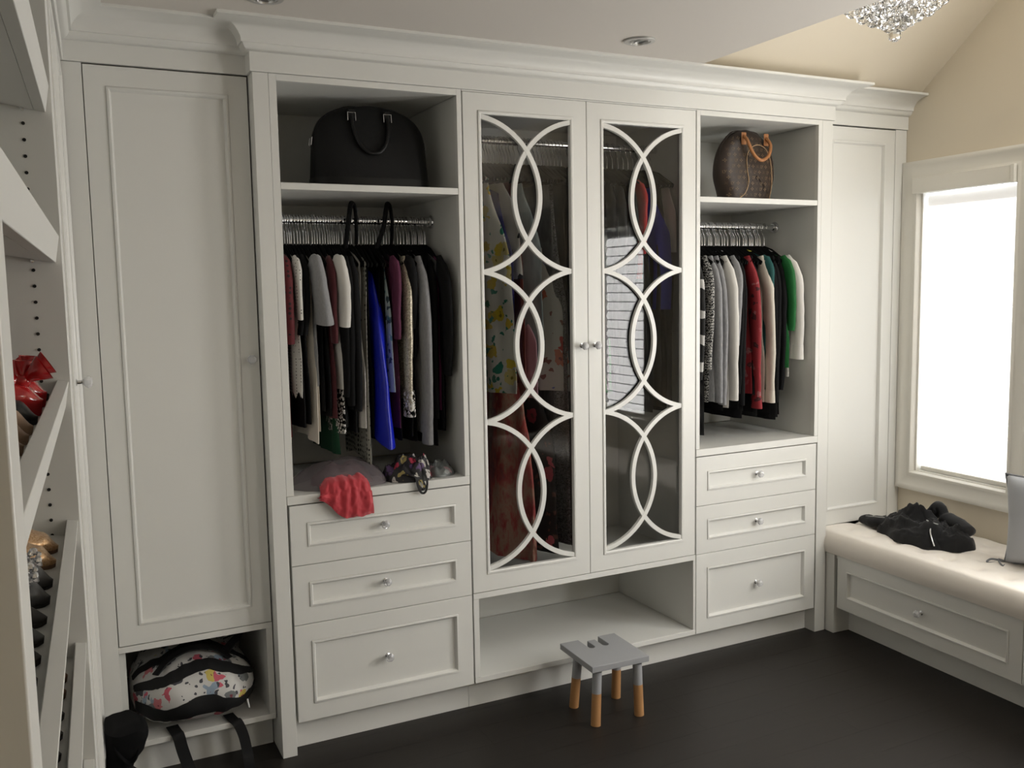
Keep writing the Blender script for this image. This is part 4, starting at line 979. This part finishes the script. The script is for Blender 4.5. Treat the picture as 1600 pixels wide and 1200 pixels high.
# ------------------------------------------------------------------ step stool
GREYP = mat('grey stool paint', (.32, .325, .335), .5); BEECH = wood('light beech', (.46, .25, .10), (.34, .16, .06), (30, 30, 3), .5)
st = thing('step_stool', 'small grey topped stool with dipped wooden legs on the dark floor', 'stool', (1.105, -.185, 0))
st.rotation_euler = (0, 0, -.035)
x0, x1, y0, y1, zt, th = .986, 1.212, -.300, -.062, .2150, .0215
out = [(x0, y0), (x1, y0), (x1, y1)]
def slot(xr, xl, yb): return [(xr, y1), (xr, yb+.012), (xr-.004, yb+.004), (xr-.012, yb), (xl+.012, yb), (xl+.004, yb+.004), (xl, yb+.012), (xl, y1)]
w_ = x1-x0
out += slot(x0+w_*.690, x0+w_*.580, y1-.090)[:-1]+[(x0+w_*.580, y1-.022), (x0+w_*.440, y1-.022)]
out += slot(x0+w_*.440, x0+w_*.330, y1-.090)[1:]
out += [(x0, y1)]
bm_v = [(x, y, zt) for x, y in out]+[(x, y, zt-th) for x, y in out]; n = len(out)
mb = MB().add(bm_v, [tuple(range(n)), tuple(range(2*n-1, n-1, -1))]+[(i, (i+1) % n, (i+1) % n+n, i+n) for i in range(n)])
part('seat', mb, GREYP, st, smooth=0, bevel=.002)
for xa, xb in ((x0+.045, x0+.075), (x1-.075, x1-.045)): pass
part('cross_brace', MB().box(x0+.022, x1-.022, y0+.022, y0+.048, zt-th-.010, zt-th), GREYP, st, bevel=.0015)
part('cross_brace', MB().box(x0+.022, x1-.022, y1-.105, y1-.080, zt-th-.010, zt-th), GREYP, st, bevel=.0015)
for sx, sy in ((-1, -1), (1, -1), (-1, 1), (1, 1)):
    tx = (x0+x1)/2+sx*.080; ty = (-.286 if sy < 0 else -.148)+.012; bx_ = (x0+x1)/2+sx*.087-.014*(1 if sx < 0 else 1)+.008; by_ = ty-.010*(-sy)
    T_, B_ = Vector((tx, ty, zt-th-.009)), Vector((bx_, by_, .0))
    M_ = T_.lerp(B_, .40)
    part('leg', MB().tube([T_, M_], [.0165, .0165], 18).tube([M_, B_], [.0166, .0172], 18, m=1), [GREYP, BEECH], st, 'grey dipped round wooden leg', smooth=50)

# ------------------------------------------------------------------ on the bench
JKT = mat('black brushed cotton', (.005, .005, .006), .9, sheen=.12, bump=.4, bscale=90)
t = thing('jacket', 'black zip jacket crumpled on the cream bench cushion', 'jacket', (-.25, -.33, .438), RF)
part('folds', heap(MB(), -.250, -.350, .434, .120, .190, .098, 5.5, .55, 72, 34, 8.0), JKT, t, smooth=70)
part('folds', heap(MB(), -.235, -.480, .434, .090, .095, .085, 1.7, .5, 48, 24, 6.0), JKT, t, smooth=70)
part('hood', MB().tube(smooth_path([(-.20, -.30, .47), (-.18, -.355, .535), (-.175, -.385, .568), (-.18, -.42, .53), (-.19, -.50, .515), (-.20, -.545, .50)], 5), [.03]*5+[.032]*5+[.020]*5+[.034]*5+[.030]*5+[.015], 14, squash=(1.2, .8)), JKT, t, smooth=80)
mb = MB().tube(smooth_path([(-.255, -.24, .470), (-.268, -.18, .468), (-.275, -.12, .462), (-.262, -.065, .458)], 6), [.036]*6+[.034]*6+[.030]*6+[.024], 14, squash=(1.1, .7))
for q in mb.v: q.z += .006*nz(q.x*40, q.y*40, 1); q.x += .005*nz(q.x*30, q.y*30, 7)
part('sleeve', mb, JKT, t, smooth=80)
part('sleeve_stripe', MB().tube(smooth_path([(-.287, -.20, .495), (-.297, -.15, .490), (-.292, -.10, .482)], 5), .0016, 6), STEEL, t, 'thin silver stripe')
part('zip', MB().tube(smooth_path([(-.295, -.445, .525), (-.325, -.470, .500), (-.338, -.490, .478), (-.342, -.505, .455)], 6), .0030, 8), STEEL, t, 'silver zip')
part('zip', MB().tube(smooth_path([(-.285, -.415, .532), (-.290, -.440, .530), (-.288, -.475, .528)], 4), .0026, 8), STEEL, t, 'silver zip')
part('cord_end', MB().lathe([(.001, -.006), (.006, -.003), (.006, .003), (.001, .006)], 12, (-.275, -.275, .518)), WHITEC, t, 'white cord end')
PILL = mat('pale grey linen', (.40, .41, .43), .9, sheen=.2, bump=.15, bscale=900); PIPG = mat('darker grey piping', (.20, .205, .215), .85)
t = thing('throw_pillow', 'pale grey piped throw pillow leaning at the right end of the bench', 'pillow', (-.16, -.91, .44), RF)
pv = Vector((.10, .10, 1)).normalized(); pu = Vector((.12, -1, .10)).normalized(); pu = (pu-pv*pu.dot(pv)).normalized(); pc = Vector((-.190, -.925, .617)); pw = pu.cross(pv)
if pw.x > 0: pw = -pw
def pil(u, v, s):
    a, b = 2*u-1, 2*v-1
    pin = 1-.10*(1-a*a)*abs(b)**3; pin2 = 1-.10*(1-b*b)*abs(a)**3
    th_ = .062*((1-a**4)*(1-b**4))**.5
    return pc+pu*(.215*a*pin2)+pv*(.168*b*pin)+pw*(s*th_)
mb = MB().grid(30, 30, lambda u, v: pil(u, v, 1)).grid(30, 30, lambda u, v: pil(u, v, -1))
part('cover', mb, PILL, t, smooth=80)
ed_ = [pil(i/24, 0, 0) for i in range(24)]+[pil(1, i/24, 0) for i in range(24)]+[pil(1-i/24, 1, 0) for i in range(24)]+[pil(0, 1-i/24, 0) for i in range(24)]
part('piping', MB().tube(ed_, .0042, 8, closed=True), PIPG, t, 'darker grey piping', smooth=60)
c0 = pil(0, 0, 0)
for d1, d2 in ((.05, .02), (.035, -.035)):
    part('corner_tie', ribbon(MB(), [c0+Vector((-.01, -.01, .01)), c0+Vector((-d1, .010+d2*.3, .018)), c0+Vector((-d1-.02, d2, .006)), c0+Vector((-d1*.5, d2*.5, .002)), c0+Vector((-.008, -.012, .004))], .008, .002, (0, 0, 1)), PIPG, t, 'grey ribbon tie', smooth=60)

# ------------------------------------------------------------------ shoes on the sloping shelves
def lerp_tab(tab, s):
    for i in range(len(tab)-1):
        if s <= tab[i+1][0]: f = (s-tab[i][0])/(tab[i+1][0]-tab[i][0]); f = f*f*(3-2*f); return tab[i][1]+(tab[i+1][1]-tab[i][1])*f
    return tab[-1][1]
WT = [(0, .012), (.05, .024), (.15, .029), (.42, .025), (.72, .038), (.80, .0365), (.86, .0330), (.90, .0291), (.94, .0235), (.97, .0171), (.985, .0122), (.995, .0070), (1, .002)]
HT = [(0, .050), (.12, .052), (.35, .030), (.55, .024), (.70, .036), (.88, .026), (1, .006)]
def shoe(name, label, cat, i, b, um, sm, heel=.0, back=.028, L=.235, platform=.0, closed=.52, group=None, extra=None, low=1.0):
    zf = FZ[i]; o = slope_pt(zf, back+L*.5, -.031)
    t = thing(name, label, cat, (o[0], b, o[1]), LF, group)
    def Q(s, wd, h):
        x, z = slope_pt(zf, back+L*(1-s), -.0305+h); return (x, b+wd, z)
    zo = lambda s: platform+heel*(1-sst(.05, .62, s))
    n = 44
    mb = MB()
    for hh in (0, .006+platform): 
        mb.grid(3, n, lambda u, v: Q(v, lerp_tab(WT, v)*(2*u-1)*1.06, (zo(v)-platform)+hh))
    for sg in (-1, 1): mb.grid(2, n, lambda u, v: Q(v, lerp_tab(WT, v)*sg*1.06, (zo(v)-platform)+(.006+platform)*u))
    part('sole', mb, sm, t, smooth=40)
    mb = MB(); NU = 20; vs = []
    for j in range(n):
        v = j/(n-1)
        for k in range(NU+1):
            a = PI*k/NU; hh = lerp_tab(HT, v)*low; c = math.cos(a)
            vs.append(Q(v, lerp_tab(WT, v)*(math.copysign(abs(c)**.6, c) if v > closed else c if k in (0, NU) else math.copysign(1, c)), zo(v)+.006+hh*(math.sin(a)**.8 if v > closed else min(1, math.sin(a)*1.9))))
    fs = []
    for j in range(n-1):
        for k in range(NU):
            if (j+.5)/(n-1) < closed and 3 <= k < NU-3: continue
            a = j*(NU+1)+k; fs.append((a, a+1, a+NU+2, a+NU+1))
    mb.add(vs, fs)
    part('upper', mb, um, t, smooth=70)
    if heel > .02:
        p0, p1 = Q(.07, 0, zo(.07)-.001), Q(.05, 0, .0005)
        part('heel', MB().tube([p0, Vector(p0).lerp(Vector(p1), .4), p1], [.020, .012, .007], 12), um, t, smooth=60)
    if extra: extra(t, Q, zo)
    return t
REDPAT = mat('red patent leather', (.42, .012, .014), .18, coat=.5); BLKP = mat('black leather', (.010, .010, .010), .4); NUDE = mat('nude leather', (.40, .27, .18), .5)
GOLDG = glitter('gold glitter', (.62, .36, .18), (.85, .62, .40), 380, .75, .3); TANL = mat('tan suede', (.20, .125, .08), .85); DKSOLE = mat('dark brown leather', (.025, .020, .017), .6); PEWT = mat('pewter leather', (.055, .055, .055), .45)
def bow(t, Q, zo):
    o_ = Q(.75, 0, 0); c = Vector((-.060, o_[1], FZ[3]+.030))
    for e, r, rz, ry in (((1, -.15, .62), .040, .022, .015), ((-1, -.15, .40), .040, .024, .018), ((.1, .5, .9), .036, .018, .016), ((-.7, .5, .85), .034, .018, .016)):
        e = Vector(e).normalized(); n = Vector((-e.z, 0, e.x)); q = Vector((0, 1, 0))
        def lobe(u, v):
            a = 2*PI*u; return c+e*(r*v)+n*((.005+(rz-.005)*v**1.2)*math.cos(a))+q*((.004+(ry-.004)*math.sin(PI*min(1, v*.75)))*math.sin(a))
        part('bow_loop', MB().grid(20, 9, lobe, wrap=True), REDPAT, t, smooth=60)
    part('bow_knot', MB().lathe([(.003, -.014), (.011, -.008), (.012, 0), (.011, .008), (.003, .014)], 12, c, (1, 0, .2)), REDPAT, t, smooth=60)
    for s in (-1, 1):
        for so in (.52, .84): part('ankle_strap', MB().tube(smooth_path([Q(so, s*.034, zo(so)+.006), Q(so*.6+.28, s*.022, zo(.7)+.035), c], 4), .0055, 8, squash=(.5, 1.3)), REDPAT, t, smooth=60)
def jewels(t, Q, zo):
    mb = MB(); rnd = random.Random(5)
    for k in range(85):
        s = .58+.32*rnd.random(); wd = (rnd.random()*2-1)*.030; h = zo(s)+.018+.026*rnd.random()+.014*(1-abs(wd)/.03)
        r = .0045+.003*rnd.random(); mb.lathe([(r*.2, -r), (r, -.2*r), (r*.7, .6*r), (r*.3, .8*r)], 6, Q(s, wd, h), (rnd.random()-.3, rnd.random()-.5, 1))
    part('jewel_cluster', mb, glitter('silver crystal stones', (.55, .55, .56), (.9, .9, .92), 200, .9, .12), t, 'cluster of silver crystals', smooth=0, kind='stuff')
shoe('flat_shoe', 'black flat shoe at the far end of the shelf with the red bows', 'shoe', 3, -1.085, BLKP, DKSOLE)
shoe('high_heel', 'red patent heel with a big bow, farther one of the red pair', 'shoe', 3, -1.190, REDPAT, REDPAT, .055, platform=.014, extra=bow)
shoe('high_heel', 'red patent heel with a big bow, nearer one of the red pair', 'shoe', 3, -1.315, REDPAT, REDPAT, .055, platform=.014, extra=bow)
shoe('flat_shoe', 'black shoe right in front of the red bow heels', 'shoe', 3, -1.425, BLKP, BLKP, .03)
for k, b in enumerate((-1.535, -1.625, -1.715, -1.800)):
    shoe('ballet_flat', 'nude ballet flat, number %s from the red heels along the shelf' % ('one', 'two', 'three', 'four')[k], 'shoe', 3, b, NUDE, NUDE)
for k, b in enumerate((-1.125, -1.225)):
    shoe('ballet_flat', ['gold glitter ballet flat, the farther of the glitter pair', 'gold glitter ballet flat, the nearer of the glitter pair'][k], 'shoe', 4, b, GOLDG, TANL)
for k, b in enumerate((-1.345, -1.435)):
    shoe('jewelled_sandal', ['black sandal topped with silver crystals, the farther one', 'black sandal topped with silver crystals, the nearer one'][k], 'shoe', 4, b, PEWT, BLKP, .03, extra=jewels)
for k, b in enumerate((-1.525, -1.605, -1.680, -1.755, -1.835, -1.910)):
    shoe('dark_shoe', 'dark leather shoe on the shelf below the red heels, %s past the jewelled sandals' % ('first', 'second', 'third', 'fourth', 'fifth', 'sixth')[k], 'shoe', 4, b, PEWT if k % 2 else DKSOLE, DKSOLE, low=.55)
for k, b in enumerate((-1.120, -1.195)):
    shoe('suede_flat', ['tan suede flat on the third shelf down, farther one', 'tan suede flat on the third shelf down, nearer one'][k], 'shoe', 5, b, TANL, TANL)
for k, b in enumerate((-1.285, -1.360, -1.435, -1.515, -1.595)):
    shoe('dark_shoe', 'dark leather shoe on the third shelf down, %s past the tan flats' % ('first', 'second', 'third', 'fourth', 'fifth')[k], 'shoe', 5, b, DKSOLE if k % 2 else BLKP, BLKP, low=.55)

# ------------------------------------------------------------------ chandelier and ceiling lights
chx, chy, chz = 1.75, -.816, 2.228
ctop = zz(chy)-.002
ch = thing('chandelier', 'crystal ball chandelier hanging from the vault, only its bottom in view', 'chandelier', (chx, chy, ctop))
part('rod', MB().tube([(chx, chy, ctop), (chx, chy, 2.43)], .006, 10), CHROME, ch, smooth=50)
part('canopy', MB().lathe([(.06, 0), (.058, .012), (.02, .024)], 24, (chx, chy, ctop), (0, 0, -1)), CHROME, ch)
part('frame_plate', MB().lathe([(.19, 0), (.19, .012), (.02, .02)], 36, (chx, chy, 2.42)), CHROME, ch, smooth=40)
c0 = None; rnd = random.Random(11)
tiers = [(.0, 1, 0, .0195), (.032, 5, .030, .0185), (.052, 9, .064, .018), (.072, 13, .100, .018), (.094, 17, .135, .017), (.118, 20, .160, .016), (.145, 22, .178, .015)]
tiers += [(.060, 4, .022, .016), (.085, 8, .055, .016), (.105, 10, .090, .016)]
for dz, nb, r, br in tiers:
    for k in range(nb):
        a = 2*PI*k/nb+dz*40; p = (chx+r*math.cos(a), chy+r*math.sin(a), chz+dz+.006*rnd.random())
        if c0 is None:
            mb = MB().lathe([(br*math.sin(PI*q/8)+.0004, -br*math.cos(PI*q/8)) for q in range(9)], 10, p, m=0)
            mb.tube([(p[0], p[1], p[2]+br*.98), (p[0], p[1], p[2]+br+.018)], .0009, 5, m=1)
            c0 = part('crystal_ball', mb, [CRYST, CHROME], ch, 'faceted clear crystal ball', smooth=0); cp = Vector(p); cr = br
        else:
            o = c0.copy(); COL.objects.link(o); o.parent = ch; f = br/cr
            b_ = cp-Vector((chx, chy, ctop)); q_ = Vector(p)-Vector((chx, chy, ctop)); o.scale = (f, f, f); o.location = q_-b_*f
def downlight(label, x, y):
    t = thing('ceiling_light', label, 'ceiling light', (x, y, CZ))
    part('trim_ring', MB().lathe([(.033, .001), (.036, .006), (.050, .0055), (.0525, .003), (.0525, 0)], 36, (x, y, CZ), (0, 0, -1)), mat('nickel trim', (.45, .44, .42), .35, .6), t, smooth=40)
    part('eyeball', MB().lathe([(.0325, .0005), (.031, .006), (.024, .009), (.0225, .004), (.016, .002)], 32, (x+.003, y-.002, CZ), (.08, -.1, -1)), STEEL, t, smooth=40)
    part('lamp_lens', MB().lathe([(.0155, .001), (.0155, .003), (.006, .0045)], 24, (x+.003, y-.002, CZ), (.08, -.1, -1)), WGLASS, t)
downlight('round recessed nickel ceiling light above the glass doors, switched off', 1.190, -.285)
downlight('round recessed ceiling light above the left wardrobe, cut by the top edge', -.010, -.262)

# ------------------------------------------------------------------ one label per thing in the rows
ORD = ['first', 'second', 'third', 'fourth', 'fifth', 'sixth', 'seventh', 'eighth', 'ninth', 'tenth', 'eleventh', 'twelfth', 'thirteenth', 'fourteenth', 'fifteenth', 'sixteenth', 'seventeenth', 'eighteenth', 'nineteenth']
TENS = {2: 'twenty', 3: 'thirty', 4: 'forty', 5: 'fifty', 6: 'sixty'}; TENTH = {2: 'twentieth', 3: 'thirtieth', 4: 'fortieth', 5: 'fiftieth', 6: 'sixtieth'}
def ordinal(i):
    if i < 20: return ORD[i-1]
    return TENTH[i//10] if i % 10 == 0 else TENS[i//10]+' '+ORD[i % 10-1]
for grp, txt in ((hl, 'slim black hanger with chrome hook, %s from the left on the left rail'), (h2, 'slim black hanger with chrome hook, %s from the left on the right rail'),
                 (h3, 'slim black hanger behind the glass doors, %s from the left'), (g, 'black garment on the left rail, %s from the left of the black ones'),
                 (g2, 'black garment on the right rail, %s from the left of the black ones'), (g3, 'long dark gown behind the glass doors, %s from the left of the dark ones')):
    for i, o in enumerate(sorted((o for o in COL.objects if o.get('group') == grp and o.parent is None), key=lambda o: o.location.x)): o['label'] = txt % ordinal(i+1)
